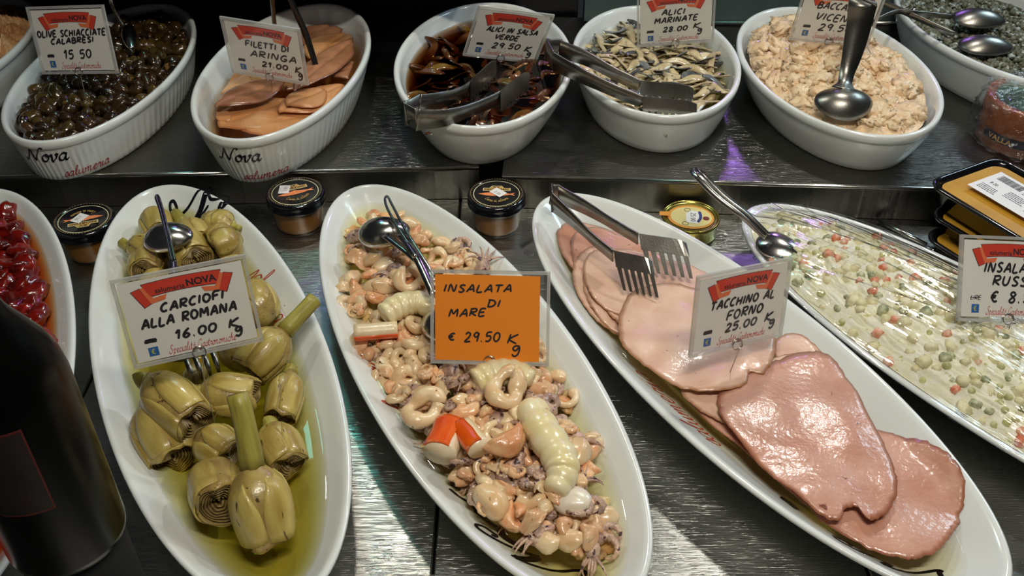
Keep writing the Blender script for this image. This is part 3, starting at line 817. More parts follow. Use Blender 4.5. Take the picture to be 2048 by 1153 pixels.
def art_mesh(seed, r=.0235, L=.050):
    g = random.Random(seed)
    prof = [(.30, -.10), (.42, -.02), (.66, .07), (.90, .20), (1.0, .36), (1.0, .55), (.95, .75), (.88, .93), (.84, 1.0), (.76, 1.0)]
    n = 40; v, f = [], []
    ph = g.uniform(0, 6)
    for q, t in prof:
        for i in range(n):
            a = 2 * PI * i / n
            k = 1 + .05 * math.cos(5 * a + ph) * min(1, max(0, t * 3)) + .035 * nz((math.cos(a), math.sin(a), t * 3), 1.5, seed)
            zz = t * L + (.0025 * math.sin(2 * a + ph) + .0012 * math.sin(5 * a)) * max(0, t)
            v.append(Vector((q * r * k * math.cos(a), q * r * k * math.sin(a), zz)))
    for k in range(len(prof) - 1):
        for i in range(n):
            j = (i + 1) % n; f.append((k * n + i, k * n + j, (k + 1) * n + j, (k + 1) * n + i))
    f.append(tuple(range(n - 1, -1, -1)))
    body = make_mesh('body', v, f, ART)
    # cut end: rings of sliced leaves stepping inwards
    cv, cf = [], []
    rings = [(.84, .995), (.76, 1.0), (.74, .965), (.68, .99), (.655, .955), (.59, .985), (.56, .945), (.49, .975), (.46, .93), (.39, .96), (.36, .91), (.28, .94), (.25, .88), (.16, .92), (.10, .87)]
    for q, t in rings:
        for i in range(n):
            a = 2 * PI * i / n
            k = 1 + .05 * math.cos(3 * a + ph + q * 9) + .03 * math.cos(5 * a + ph)
            zz = t * L + (.0025 * math.sin(2 * a + ph) + .0012 * math.sin(5 * a))
            cv.append(Vector((q * r * k * math.cos(a), q * r * k * math.sin(a), zz)))
    for k in range(len(rings) - 1):
        for i in range(n):
            j = (i + 1) % n; cf.append((k * n + i, k * n + j, (k + 1) * n + j, (k + 1) * n + i))
    cf.append(tuple((len(rings) - 1) * n + i for i in range(n)))
    ev = [(.0 if (i // n) % 2 == 0 or i < n else 1.0) for i in range(len(cv))]
    cut = make_mesh('cut_end', cv, cf, ARTCUT, smooth=False, edge=[1 - e if i >= n else .2 for i, e in enumerate(ev)])
    leaves = []
    for q in range(4):
        a0 = ph + q * PI / 2 + g.uniform(-.3, .3); wd = g.uniform(.62, .85); lv, lf = [], []
        t0, t1 = g.uniform(.05, .16), g.uniform(.90, .99); nu, nv = 10, 9
        for s in (1, 0):
            for iv in range(nv):
                t = t0 + (t1 - t0) * iv / (nv - 1)
                rr = float(np.interp(t, [p[1] for p in prof], [p[0] for p in prof])) * r
                half = wd * math.sin(min(1, .25 + 1.1 * iv / (nv - 1)) * PI / 2)
                for iu in range(nu):
                    e = -1 + 2 * iu / (nu - 1); a = a0 + e * half
                    k = 1.03 + .045 * (1 - e * e) + (.010 if s else -.07) + .05 * math.cos(5 * a + ph) * .6
                    lv.append(Vector((rr * k * math.cos(a), rr * k * math.sin(a), t * L + .002 * (1 - e * e))))
        N = nu * nv
        for s in (0, 1):
            for iv in range(nv - 1):
                for iu in range(nu - 1):
                    b = s * N + iv * nu + iu; qd = (b, b + 1, b + nu + 1, b + nu)
                    lf.append(qd if s == 0 else qd[::-1])
        rim = [iu for iu in range(nu)] + [iv * nu + nu - 1 for iv in range(1, nv)] + [(nv - 1) * nu + iu for iu in range(nu - 2, -1, -1)] + [iv * nu for iv in range(nv - 2, 0, -1)]
        for i in range(len(rim)):
            a, b = rim[i], rim[(i + 1) % len(rim)]; lf.append((b, a, a + N, b + N))
        leaves.append(make_mesh('leaf', lv, lf, ARTLEAF))
    return body, cut, leaves
def stem_mesh(length, seed, r=.0078):
    n = 7; pts, rad = [], []
    for i in range(n):
        t = i / (n - 1); pts.append((.003 * math.sin(t * 2 + seed), 0, -.002 - t * length)); rad.append(r * (1.25 - .35 * t if t < .5 else 1.075 + .0 * t))
    return make_mesh('stem', *sweep(pts, rad, 16, lob=5, loba=.06), ARTSTEM)
ARTS = [art_mesh(s) for s in range(5)]

def artichoke(p_stem, p_cut, zs, zc, width_px, label, stem=0.0, k=0, roll=0, group=None):
    """p_stem, p_cut: where the body's base and its cut end show in the photograph."""
    A, B = P(*p_stem, zs), P(*p_cut, zc)
    ax = (B - A); L = ax.length; ax.normalize()
    up = Vector((0, 0, 1)); s = up.cross(ax)
    s = s.normalized() if s.length > .1 else Vector((1, 0, 0)); u = ax.cross(s)
    Mx = Matrix((s, u, ax)).transposed().to_4x4(); Mx.translation = A
    mid = (A + B) / 2; depth = (mid - Vector((0, 0, CAM_Z))).length
    w = width_px * depth / F_PX / 2 / .0245
    root = tag(empty('artichoke', mtx=Mx @ Matrix.Rotation(roll, 4, 'Z')), label, 'artichoke', group or 'roman style artichokes')
    root.scale = (w, w, L / .050)
    body, cut, leaves = ARTS[k % len(ARTS)]
    obj('body', body, root); obj('cut_end', cut, root)
    for l in leaves: obj('leaf', l, root)
    if stem: obj('stem', stem_mesh(stem * .05 / L, k), root)
    return root
GA = 'artichokes heaped at the far end'
artichoke((505, 940), (540, 1080), .086, .036, 118, 'large artichoke with a long upright stem at the near end of the platter', .062, 0, .5)
artichoke((424, 944), (440, 1010), .045, .066, 104, 'artichoke showing its round rings of leaves at the near left of the heap', 0, 1, 1.2)
artichoke((404, 872), (462, 912), .060, .056, 84, 'small smooth artichoke below the middle, between the left heap and the long stem', 0, 2, .3)
artichoke((298, 812), (348, 922), .056, .040, 100, 'artichoke half sunk in oil at the left edge of the heap, cut end down', 0, 3, 2)
artichoke((302, 765), (392, 848), .078, .068, 100, 'fat artichoke lying on top at the left below the sign', .008, 4, .2)
artichoke((404, 786), (512, 794), .072, .066, 86, 'artichoke lying sideways in the middle below the sign', .004, 1, 2.6)
artichoke((566, 668), (498, 744), .078, .062, 92, 'artichoke with a long thin stem right of the sign', .045, 2, 1)
artichoke((580, 752), (560, 838), .056, .046, 72, 'artichoke at the right edge in the oil under the long thin stem', .01, 3, .9)
artichoke((540, 858), (580, 934), .052, .046, 88, 'artichoke in the oil right of the long upright stem', .004, 4, 4)
artichoke((380, 770), (398, 740), .060, .058, 46, 'small artichoke tip by the fork of the tongs', 0, 0, 1)
artichoke((450, 720), (490, 690), .05, .05, 84, 'artichoke hidden under the lower right corner of the sign', 0, 1, 0)
artichoke((524, 640), (506, 584), .050, .056, 82, 'pale round artichoke peeping out right of the sign', 0, 2, 2)
artichoke((476, 476), (424, 500), .062, .060, 82, 'artichoke heart heaped at the spoon end of the platter', 0, 3, 1, GA)
artichoke((352, 468), (392, 524), .064, .058, 80, 'artichoke heart heaped at the spoon end of the platter', .0, 4, 3, GA)
artichoke((296, 512), (290, 545), .052, .062, 64, 'artichoke cut end facing out at the left of the far heap', 0, 1, .4)
artichoke((262, 492), (318, 504), .056, .058, 58, 'artichoke heart heaped at the spoon end of the platter', .012, 2, 4, GA)
artichoke((304, 428), (322, 470), .056, .056, 60, 'artichoke heart heaped at the spoon end of the platter', 0, 0, 1.4, GA)
artichoke((370, 452), (400, 490), .060, .060, 64, 'artichoke heart at the far end with its stem pointing away', .028, 1, 1.9)
artichoke((460, 452), (415, 440), .056, .054, 40, 'slim artichoke stub at the far right of the heap', .012, 3, .9)
artichoke((420, 470), (450, 440), .050, .050, 60, 'artichoke heart heaped at the spoon end of the platter', 0, 2, .9, GA)
artichoke((340, 560), (300, 600), .045, .045, 84, 'artichoke mostly hidden behind the left of the sign', 0, 4, .9)
artichoke((430, 560), (470, 600), .045, .045, 84, 'artichoke mostly hidden behind the middle of the sign', 0, 0, .9)
artichoke((330, 690), (370, 650), .045, .045, 84, 'artichoke mostly hidden under the lower left of the sign', 0, 2, .9)

# ------------------------------------------------------------------ seafood salad
SQ = mat('squid_flesh', (232, 208, 168), (220, 182, 134), 70, rough=.3, sss=.25, sssr=(.008, .005, .003), coat=.4, bump=.12, bscale=220, speck=((150, 110, 90), 210, .70), rand=.10)
PINK = mat('pink_seafood_flesh', (224, 164, 118), (230, 194, 150), 60, rough=.3, sss=.25, sssr=(.008, .005, .003), coat=.4, bump=.2, bscale=260, speck=((120, 70, 60), 190, .68), rand=.12)
TENT = mat('octopus_skin', (150, 118, 104), (206, 172, 146), 90, rough=.28, sss=.1, sssr=(.005, .003, .002), coat=.5, bump=.5, bscale=420, speck=((74, 50, 54), 160, .60), rand=.15)
SALM = mat('orange_seafood_flesh', (222, 150, 98), (232, 186, 138), 80, rough=.3, sss=.25, sssr=(.008, .004, .002), coat=.4, bump=.25, bscale=300, rand=.1)
WHITEF = mat('white_cuttlefish', (238, 230, 210), (228, 212, 186), 40, rough=.25, sss=.25, sssr=(.008, .006, .004), coat=.5, bump=.08, bscale=200)
PRAWN = mat('prawn_flesh', (232, 216, 158), (238, 226, 186), 50, rough=.28, sss=.2, sssr=(.008, .005, .003), coat=.5, bump=.12, bscale=200, speck=((224, 110, 30), 60, .66))
SURW = mat('crab_stick_white', (236, 218, 182), (228, 204, 164), 60, rough=.32, coat=.4, bump=.1, bscale=260)
SURO = mat('crab_stick_orange', (236, 104, 16), (220, 70, 8), 60, rough=.28, coat=.5, bump=.15, bscale=240, stretch=(.4, 1, 1))

def ring_mesh(seed, Rr=.0115, r=.0052, gap=0.0):
    g = random.Random(seed); n = 26; path, rad = [], []
    for i in range(n + 1):
        t = (gap + (2 * PI - 2 * gap) * i / n) if gap else 2 * PI * i / n
        k = 1 + .16 * math.sin(2 * t + seed) + .08 * math.sin(3 * t + seed * 2)
        path.append((Rr * k * math.cos(t), Rr * .78 * k * math.sin(t), .0022 * math.sin(2 * t + seed * 1.3)))
        rr = r * (1 + .2 * math.sin(t * 2 + seed * 3) + .08 * math.sin(5 * t))
        if gap: rr *= min(1, .45 + 4 * min(i, n - i) / n)
        rad.append(rr)
    if not gap: rad[-1] = rad[0]
    return make_mesh('squid_ring', *sweep(path, rad, 12, up=(0, 0, 1), flat=.85), SQ)
def curl_mesh(seed, m, name='octopus_tentacle', L=.045, r0=.0055):
    g = random.Random(seed); mb = MB()
    for q in range(g.choice((1, 2, 3))):
        a = g.uniform(0, 6); p = Vector((0, 0, 0)); path, rad = [], []; da = g.uniform(.10, .24) * g.choice((-1, 1)); n = 22; el = g.uniform(-.1, .3)
        for i in range(n):
            t = i / (n - 1); path.append(p.copy()); rad.append(r0 * (1 - .82 * t) * (1 + .22 * math.sin(i * 2.4)))
            p += Vector((math.cos(a), math.sin(a), el * (1 - 2 * t))) * (L / n); a += da * (1 + 1.2 * t)
        mb.add(*sweep(path, rad, 9))
    mb.add(*blob(r0 * 1.4, r0 * 1.3, r0 * 1.1, .3, 1.6, seed, sub=2))
    return make_mesh(name, mb.v, mb.f, m)
def squidlet_mesh(seed):
    g = random.Random(seed); mb = MB().add(*blob(.011, .008, .007, .25, 1.5, seed, sub=3, fine=.1))
    for q in range(6):
        a = -.9 + 1.8 * q / 5; p = Vector((.008, .003 * a, 0)); path, rad = [], []; da = g.uniform(-.22, .22)
        for i in range(10):
            t = i / 9; path.append(p.copy()); rad.append(.0024 * (1 - .8 * t)); p += Vector((math.cos(a), math.sin(a), .3 - .8 * t)) * .0024; a += da
        mb.add(*sweep(path, rad, 6))
    return make_mesh('baby_squid', mb.v, mb.f, TENT)
def blob_mesh(name, m, s, seed, amp=.28, bend=0, fine=.05):
    return make_mesh(name, *blob(*s, amp, 1.3, seed, bend, 3, fine), m)
def flap_mesh(seed, m, L=.03, W=.018):
    g = random.Random(seed); nu, nv = 14, 9; v, f = [], []
    for s in (1, -1):
        for i in range(nu):
            for j in range(nv):
                u, w = -1 + 2 * i / (nu - 1), -1 + 2 * j / (nv - 1)
                ed = 1 - .18 * u * u * (1 + .5 * math.sin(w * 4 + seed))
                x, y = u * L / 2, w * W / 2 * (1 - .35 * u * u) * ed
                z = .004 * math.sin(u * 2.2 + seed) + .0035 * math.cos(w * 2.4 + seed * 2) + .0012 * math.sin(u * 9 + w * 7)
                th = .0022 * (1 - max(abs(u), abs(w)) ** 4)
                v.append(Vector((x, y, z + s * th)))
    N = nu * nv
    for s in (0, 1):
        for i in range(nu - 1):
            for j in range(nv - 1):
                b = s * N + i * nv + j; q = (b, b + nv, b + nv + 1, b + 1); f.append(q if s == 0 else q[::-1])
    return make_mesh('cuttlefish_strip', v, f, m)

SEA = {
 'ring': [ring_mesh(i) for i in range(5)] + [ring_mesh(10 + i, .0135, .0048, .25) for i in range(3)],
 'bean': [blob_mesh('squid_piece', SQ, (.0135, .0085, .0075), i, .25, .18) for i in range(5)],
 'pink': [blob_mesh('mussel_piece', PINK, (.013, .0085, .007), 20 + i, .5, .25, .12) for i in range(5)],
 'salm': [blob_mesh('mussel_piece', SALM, (.014, .007, .006), 40 + i, .4, .35, .1) for i in range(4)],
 'tent': [curl_mesh(60 + i, TENT) for i in range(6)],
 'ptent': [curl_mesh(80 + i, PINK, L=.04, r0=.005) for i in range(4)],
 'squidlet': [squidlet_mesh(90 + i) for i in range(4)],
 'flap': [flap_mesh(i, PINK if i % 2 else SQ) for i in range(4)],
}
SEALAB = {'ring': ('squid_ring', 'fat cream squid ring lying in the seafood salad', 'squid'),
 'bean': ('squid_piece', 'small rounded cream squid piece in the seafood salad', 'squid'),
 'pink': ('mussel_piece', 'lumpy pinkish shellfish piece in the seafood salad', 'shellfish'),
 'salm': ('mussel_piece', 'curved orange shellfish piece in the seafood salad', 'shellfish'),
 'tent': ('octopus_tentacle', 'dark purplish octopus tentacle in the seafood salad', 'octopus'),
 'ptent': ('octopus_tentacle', 'pale pink octopus tentacle in the seafood salad', 'octopus'),
 'squidlet': ('baby_squid', 'tiny speckled squid with tentacles in the seafood salad', 'squid'),
 'flap': ('cuttlefish_strip', 'wavy flat cuttlefish strip in the seafood salad', 'cuttlefish')}
def sea(kind, px, py, z, rng, sc=1.0, rot=None):
    name, lab, cat = SEALAB[kind]
    o = place(rng.choice(SEA[kind]), name, P(px, py, z), rot or (rng.uniform(-.5, .5), rng.uniform(-.5, .5), rng.uniform(0, 6.28)), sc)
    zone = ' above the orange sign' if py < 545 else ' left of the orange sign' if py < 735 else ' just below the orange sign' if py < 900 else ' at the near end'
    return tag(o, lab.replace('lying ', '').replace(' in the seafood salad', ' in the seafood') + zone, cat, lab.replace('lying ', '').replace(' in the seafood salad', '') + ' lot')
g = random.Random(11)
SEAPOLY = [(716, 452), (745, 425), (800, 425), (880, 460), (965, 530), (1010, 600), (1080, 700), (1115, 745), (1140, 830), (1180, 890), (1190, 980), (1210, 1050), (1205, 1108), (1170, 1105), (1080, 1090), (1055, 1070), (990, 1030), (950, 970), (900, 930), (862, 880), (812, 815), (770, 770), (712, 690), (694, 600), (690, 520)]
def sea_height(px, py):
    u, w = to_local('mare', P(px, py, .045))
    return .040 + .020 * max(0, 1 - (w / .07) ** 2) * max(0, 1 - (u / .28) ** 4)
for layer, (n, gap, dz) in enumerate(((120, 24, -.012), (190, 20, .0), (85, 26, .006))):
    for px, py in scatter(SEAPOLY, n, gap, g):
        upper = py < 760
        kind = g.choices(['ring', 'bean', 'pink', 'salm', 'tent', 'ptent', 'squidlet', 'flap'],
                         [10, 14, 14, 10, 18, 14, 14, 16] if layer == 2 else [26, 26, 12, 8, 6, 6, 6, 9] if upper else [12, 14, 15, 8, 16, 10, 14, 10])[0]
        z = sea_height(px, py) + dz + g.uniform(-.003, .003)
        fl = floor_z('mare', P(px, py, z)) + .006
        sea(kind, px, py, max(z, fl), g, g.uniform(.8, 1.18) * (.72 if layer == 2 else 1))
# pieces that stand out
def one(o, label, cat): return tag(o, label, cat)
def crab_stick(px, py, ang, L, W, z, label, tilt=(0, 0)):
    root = tag(empty('crab_stick', mtx=Matrix.Translation(P(px, py, z)) @ euler(tilt[0], tilt[1], ang)), label, 'crab stick')
    n = 10; path = [(-L / 2 + L * i / (n - 1), 0, 0) for i in range(n)]
    v, f = sweep(path, W / 2, 20, flat=.78, up=(0, 0, 1)); MB().add(v, f).build('white_body', SURW, root)
    sk = MB(); m = 9
    for s in (1.035, 1.10):
        for i in range(n):
            for j in range(m):
                a = .35 + (PI * .52) * j / (m - 1)
                x = -L / 2 + L * i / (n - 1)
                sk.v.append(Vector((x * 1.002, math.cos(a) * W / 2 * s + .0004 * math.sin(i), math.sin(a) * W / 2 * .78 * s)))
    N = n * m
    for s in (0, 1):
        for i in range(n - 1):
            for j in range(m - 1):
                b = s * N + i * m + j; q = (b, b + m, b + m + 1, b + 1); sk.f.append(q[::-1] if s == 0 else q)
    for i in range(n - 1):
        for j in (0, m - 1):
            b = i * m + j; sk.f.append((b, b + m, b + m + N, b + N))
    for j in range(m - 1):
        for i in (0, n - 1):
            b = i * m + j; sk.f.append((b, b + 1, b + 1 + N, b + N))
    sk.build('orange_skin', SURO, root)
    return root
crab_stick(892, 880, 1.35, .040, .030, .066, 'thick orange-topped crab stick lying at the left edge of the seafood', (0.15, .15))
crab_stick(941, 876, 2.05, .038, .022, .072, 'slimmer crab stick leaning beside the thick one', (-.2, .2))
crab_stick(752, 662, .12, .043, .021, .064, 'pale crab stick with orange underside near the left rim', (2.6, 0))
def prawn(pts, z, w, label):
    path = smooth_path([P(x, y, z + dz) for x, y, dz in pts], 16); n = len(path); rad = []
    for i in range(n):
        t = i / (n - 1); seg = (t * 7) % 1
        rad.append(w / 2 * (.55 + .5 * math.sin(PI * min(1, .22 + t * .78)) ** .7) * (1 + .11 * math.sin(PI * seg) - .05))
    o = MB().add(*sweep(path, rad, 18, flat=.9, up=(0, 0, 1)))
    return tag(o.build('prawn_tail', PRAWN), label, 'prawn')
prawn([(1062, 815, 0), (1085, 862, .004), (1118, 915, .006), (1124, 950, .003), (1108, 985, 0)], .070, .030, 'large ridged yellowish prawn tail curving across the near heap')
prawn([(768, 632, 0), (800, 612, .003), (840, 606, .003), (876, 628, 0)], .070, .026, 'ridged prawn tail with orange spots left of the orange sign')
prawn([(950, 765, 0), (985, 748, .002), (1030, 745, .002), (1065, 760, 0)], .068, .026, 'orange-spotted prawn tail just under the orange sign')
def special(kind, px, py, z, sc, rz, label, name, cat):
    o = place(SEA[kind][0] if kind in SEA else kind, name, P(px, py, z), (.2, -.1, rz), sc); return tag(o, label, cat)
special('ring', 846, 818, .066, 1.3, .4, 'biggest fat squid ring by the left rim above the crab sticks', 'squid_ring', 'squid')
special(SEA['ring'][1], 1012, 778, .074, 1.4, 1.2, 'large round squid ring with dark flecks below the orange sign', 'squid_ring', 'squid')
special(SEA['ring'][5], 822, 555, .072, 1.2, 2.0, 'open curled squid ring near the tongs', 'squid_ring', 'squid')
special(SEA['bean'][2], 985, 1002, .056, 1.5, 2.2, 'smooth swollen squid body at the near left of the heap', 'swollen_squid', 'squid')
special(blob_mesh('white_cuttlefish', WHITEF, (.0165, .0125, .0075), 5, .18), 1140, 1003, .060, 1.05, -.2, 'bright white cuttlefish piece below the large prawn tail', 'white_cuttlefish', 'cuttlefish')
special(SEA['salm'][0], 1015, 890, .076, 1.45, .5, 'large salmon-pink piece beside the large prawn tail', 'salmon_piece', 'fish')
special(SEA['bean'][0], 1160, 905, .058, 1.25, 1.2, 'split cream squid piece right of the large prawn tail', 'squid_piece', 'squid')
# ------------------------------------------------------------------ sliced roast turkey
HAM_PALE = mat('pale_roast_turkey', (228, 190, 166), (214, 170, 144), 30, detail=6, rough=.34, sss=.12, sssr=(.006, .003, .002), bump=.22, bscale=170, coat=.35, speck=((150, 100, 70), 120, .72), edge=(168, 112, 72))
HAM_PINK = mat('pink_roast_turkey', (212, 162, 140), (196, 138, 114), 26, detail=6, rough=.28, sss=.12, sssr=(.006, .003, .002), bump=.28, bscale=190, coat=.45, speck=((126, 74, 54), 85, .71), edge=(146, 82, 52))

def slab(name, poly, zfn, thick, m, rings=9, ragged=.0, seed=0, sub=6, edge_w=.10, notch=()):
    """Thin irregular slice: outline in world x, y; zfn(x, y) is the height of its underside."""
    out = smooth_path([Vector((p[0], p[1], 0)) for p in poly], sub, closed=True); n = len(out)
    c = sum(out, Vector()) / n
    for i, p in enumerate(out):
        if ragged: out[i] = c + (p - c) * (1 + ragged * (nz((i * .35, seed, 0), 1.0) + .6 * nz((i * .9, seed, 3), 1.0)))
    v, f, e = [], [], []
    for s in (1, 0):
        for r in range(rings):
            t = ((r + 1) / rings) ** .8
            for p in out:
                q = c + (p - c) * t
                th = thick * (1 if r < rings - 1 else .35)
                v.append(Vector((q.x, q.y, zfn(q.x, q.y) + (th if s else (0 if r < rings - 1 else thick * .3)))))
                e.append(max(0, (t - (1 - edge_w)) / edge_w) ** 2 if s else .6)
        v.append(Vector((c.x, c.y, zfn(c.x, c.y) + (thick if s else 0)))); e.append(0)
    N = rings * n + 1
    for s in (0, 1):
        o = s * N
        for r in range(rings - 1):
            for i in range(n):
                j = (i + 1) % n; q = (o + r * n + i, o + (r + 1) * n + i, o + (r + 1) * n + j, o + r * n + j)
                f.append(q if s == 0 else q[::-1])
        for i in range(n):
            j = (i + 1) % n; q = (o + rings * n, o + i, o + j); f.append(q if s == 0 else q[::-1])
    for i in range(n):
        j = (i + 1) % n; a = (rings - 1) * n
        f.append((a + i, N + a + i, N + a + j, a + j))
    return obj(name, make_mesh(name, v, f, m, edge=e))

def ham(pts, z, m, label, seed, wave=.0012, curl=0, rag=.035):
    poly = [P(x, y, z)[:2] for x, y in pts]
    cx = sum(p[0] for p in poly) / len(poly); cy = sum(p[1] for p in poly) / len(poly)
    def zf(x, y):
        r = math.hypot(x - cx, y - cy)
        return max(z + wave * nz((x, y, 0), 28, seed) * 2 + curl * (r / .08) ** 2, floor_z('ham', (x, y)) + .0008)
    o = slab('turkey_slice', poly, zf, .0014, m, seed=seed, ragged=rag, sub=10, rings=11, edge_w=.075)
    return tag(o, label, 'turkey slice', 'roast turkey slices')
def oval(cx, cy, rx, ry, ang, n=14):
    return [(cx + rx * math.cos(2 * PI * i / n) * math.cos(ang) - ry * math.sin(2 * PI * i / n) * math.sin(ang),
             cy + rx * math.cos(2 * PI * i / n) * math.sin(ang) + ry * math.sin(2 * PI * i / n) * math.cos(ang)) for i in range(n)]
# far fan, bottom to top
ham([(1114, 470), (1140, 446), (1200, 452), (1260, 480), (1320, 520), (1330, 570), (1260, 590), (1190, 570), (1138, 530)], .036, HAM_PINK, 'pink turkey slice lowest at the far tip of the fan', 1)
ham([(1148, 470), (1190, 455), (1260, 478), (1330, 520), (1370, 570), (1330, 620), (1250, 610), (1180, 570), (1145, 520)], .039, HAM_PINK, 'pink turkey slice under the fork tines at the far end', 2)
ham(oval(1245, 590, 118, 74, .75), .040, HAM_PALE, 'pale turkey slice leftmost in the overlapping fan', 3)
ham(oval(1262, 600, 114, 72, .75), .0425, HAM_PALE, 'pale turkey slice second from the left in the fan', 4)
ham(oval(1282, 590, 108, 74, .72), .045, HAM_PALE, 'pale turkey slice third from the left in the fan', 5)
ham([(1170, 520), (1200, 500), (1260, 512), (1320, 550), (1350, 610), (1320, 650), (1260, 640), (1200, 610), (1172, 570)], .048, HAM_PALE, 'pale turkey slice below the near tong arm', 6)
ham([(1290, 545), (1330, 520), (1390, 535), (1450, 570), (1510, 620), (1530, 670), (1450, 680), (1370, 640), (1310, 600)], .049, HAM_PALE, 'pale turkey slice reaching behind the white sign', 7)
# near end
ham([(1545, 930), (1620, 1020), (1700, 1080), (1795, 1116), (1858, 1113), (1903, 1072), (1923, 1025), (1915, 968), (1880, 925), (1830, 890), (1760, 860), (1660, 850), (1580, 870)], .041, HAM_PINK, 'pink turkey slice at the nearest tip of the platter', 8)
ham([(1370, 790), (1420, 760), (1500, 760), (1580, 820), (1640, 900), (1690, 990), (1700, 1060), (1640, 1030), (1560, 970), (1490, 905), (1420, 850)], .040, HAM_PINK, 'pink turkey slice showing as a narrow strip along the left', 9)
ham([(1548, 684), (1590, 668), (1640, 705), (1690, 765), (1730, 830), (1760, 900), (1700, 900), (1620, 820), (1560, 740)], .043, HAM_PALE, 'pale turkey slice showing along the right behind the sign', 10)
ham([(1362, 784), (1400, 775), (1470, 770), (1540, 720), (1600, 710), (1620, 760), (1560, 830), (1470, 850), (1430, 838), (1392, 815)], .046, HAM_PALE, 'pale turkey slice peeping out between the two big slices', 11)
ham([(1436, 795), (1462, 764), (1530, 730), (1600, 705), (1660, 715), (1705, 770), (1745, 845), (1785, 925), (1794, 985), (1772, 1028), (1738, 1041), (1716, 1016), (1690, 1020), (1679, 1042), (1640, 1030), (1585, 985), (1525, 935), (1470, 872), (1440, 832)], .051, HAM_PINK, 'biggest glossy pink turkey slice lying on top at the near half', 12, .0014, rag=.02)
ham([(1243, 690), (1238, 635), (1262, 588), (1320, 568), (1390, 575), (1460, 595), (1525, 635), (1552, 680), (1547, 715), (1528, 748), (1500, 746), (1492, 768), (1440, 786), (1380, 781), (1325, 758), (1275, 722)], .054, HAM_PALE, 'large pale turkey slice under the white sign', 13, .0016, rag=.02)

# ------------------------------------------------------------------ vegetable mayonnaise salad under film
MAYO = mat('mayonnaise', (228, 222, 186), (234, 231, 212), 90, rough=.4, sss=.1, sssr=(.006, .005, .003), bump=.4, bscale=260, speck=((196, 190, 120), 130, .66))
POT = mat('potato_dice', (224, 214, 164), (230, 222, 182), 90, rough=.42, bump=.2, bscale=300, rand=.05)
CAR = mat('carrot_dice', (222, 122, 84), (232, 200, 170), 140, rough=.4, bump=.2, bscale=300, rand=.08)
PICK = mat('pickle_dice', (128, 134, 92), (206, 206, 168), 140, rough=.36, bump=.2, bscale=300, rand=.15)
PEA = mat('green_pea', (170, 168, 100), (210, 206, 156), 140, rough=.4, rand=.12)
RUS_IN = .013
def rus_h(u, w):
    r2 = (u / (PA - RUS_IN)) ** 2 + (w / (PB - RUS_IN)) ** 2
    return .046 + .038 * max(0, 1 - r2) ** .7
mb = MB(); nu, nv = 150, 56
for i in range(nu):
    rr = (i / (nu - 1)) ** .7
    for j in range(nv * 3):
        t = 2 * PI * j / (nv * 3); u, w = (PA - RUS_IN) * rr * math.cos(t), (PB - RUS_IN) * rr * math.sin(t)
        z = max(rus_h(u, w) + (.0042 * nz((u, w, 0), 55, 2) + .0045 * nz((u, w, 1), 120, 5) + .0026 * nz((u, w, 2), 300, 1)) * (1 - rr ** 8), plat_z(u, w) + .0006)
        mb.v.append(Vector((u, w, z)))
M_ = nv * 3
for i in range(nu - 1):
    for j in range(M_):
        k = (j + 1) % M_; mb.f.append((i * M_ + j, (i + 1) * M_ + j, (i + 1) * M_ + k, i * M_ + k))
o = mb.build('mayonnaise_salad', MAYO); o.location = (*DISH['russa'][:2], 0); o.rotation_euler.z = DISH['russa'][2]
tag(o, 'creamy white mayonnaise binding the diced vegetable salad', 'salad', kind='stuff')

def dice_mesh(name, m, s, seed):
    bm = bmesh.new(); bmesh.ops.create_cube(bm, size=1); bmesh.ops.bevel(bm, geom=bm.edges[:], offset=.14, segments=2, affect='EDGES')
    g_ = random.Random(seed); k = (g_.uniform(.8, 1.3), g_.uniform(.8, 1.2), g_.uniform(.7, 1.1))
    v = [Vector((p.co.x * s * k[0], p.co.y * s * k[1], p.co.z * s * k[2])) * (1 + .12 * nz(p.co, 2, seed)) for p in bm.verts]
    f = [tuple(q.index for q in fc.verts) for fc in bm.faces]; bm.free()
    return make_mesh(name, v, f, m)
DICE = {'potato_cube': [dice_mesh('potato_cube', POT, .0105, i) for i in range(4)], 'carrot_cube': [dice_mesh('carrot_cube', CAR, .0088, 10 + i) for i in range(4)],
        'pickle_cube': [dice_mesh('pickle_cube', PICK, .0085, 20 + i) for i in range(4)], 'green_pea': [make_mesh('green_pea', *blob(.0042, .0042, .004, .1, 1.2, i, sub=2), PEA) for i in range(2)]}
DLAB = {'potato_cube': ('cream potato cube coated in mayonnaise under the film', 'potato'), 'carrot_cube': ('orange carrot cube in the mayonnaise salad', 'carrot'),
        'pickle_cube': ('grey green pickle cube in the mayonnaise salad', 'pickle'), 'green_pea': ('dull green pea in the mayonnaise salad', 'pea')}
g = random.Random(5); pts = []
while len(pts) < 540:
    t, r = g.uniform(0, 2 * PI), math.sqrt(g.random()) * .96
    u, w = (PA - RUS_IN) * r * math.cos(t), (PB - RUS_IN) * r * math.sin(t)
    if all((u - a) ** 2 + (w - b) ** 2 > .0064 ** 2 for a, b in pts): pts.append((u, w))
for u, w in pts:
    k = g.choices(list(DICE), [52, 19, 16, 13])[0]
    z = max(rus_h(u, w) + .0042 * nz((u, w, 0), 55, 2) + .0035 * nz((u, w, 1), 120, 5) - .0016 - (.0008 if k == 'potato_cube' else .0), plat_z(u, w) + .003)
    p = to_world('russa', u, w, z)
    if p.x > .78: continue
    o = place(g.choice(DICE[k]), k, p, (g.uniform(-.6, .6), g.uniform(-.6, .6), g.uniform(0, 6)), g.uniform(.75, 1.15))
    tag(o, DLAB[k][0] + (' at the spoon end' if u > .12 else ' in the middle of the platter' if u > -.05 else ' near the right edge of the picture'), DLAB[k][1], 'diced ' + k.replace('_', ' ') + 's')

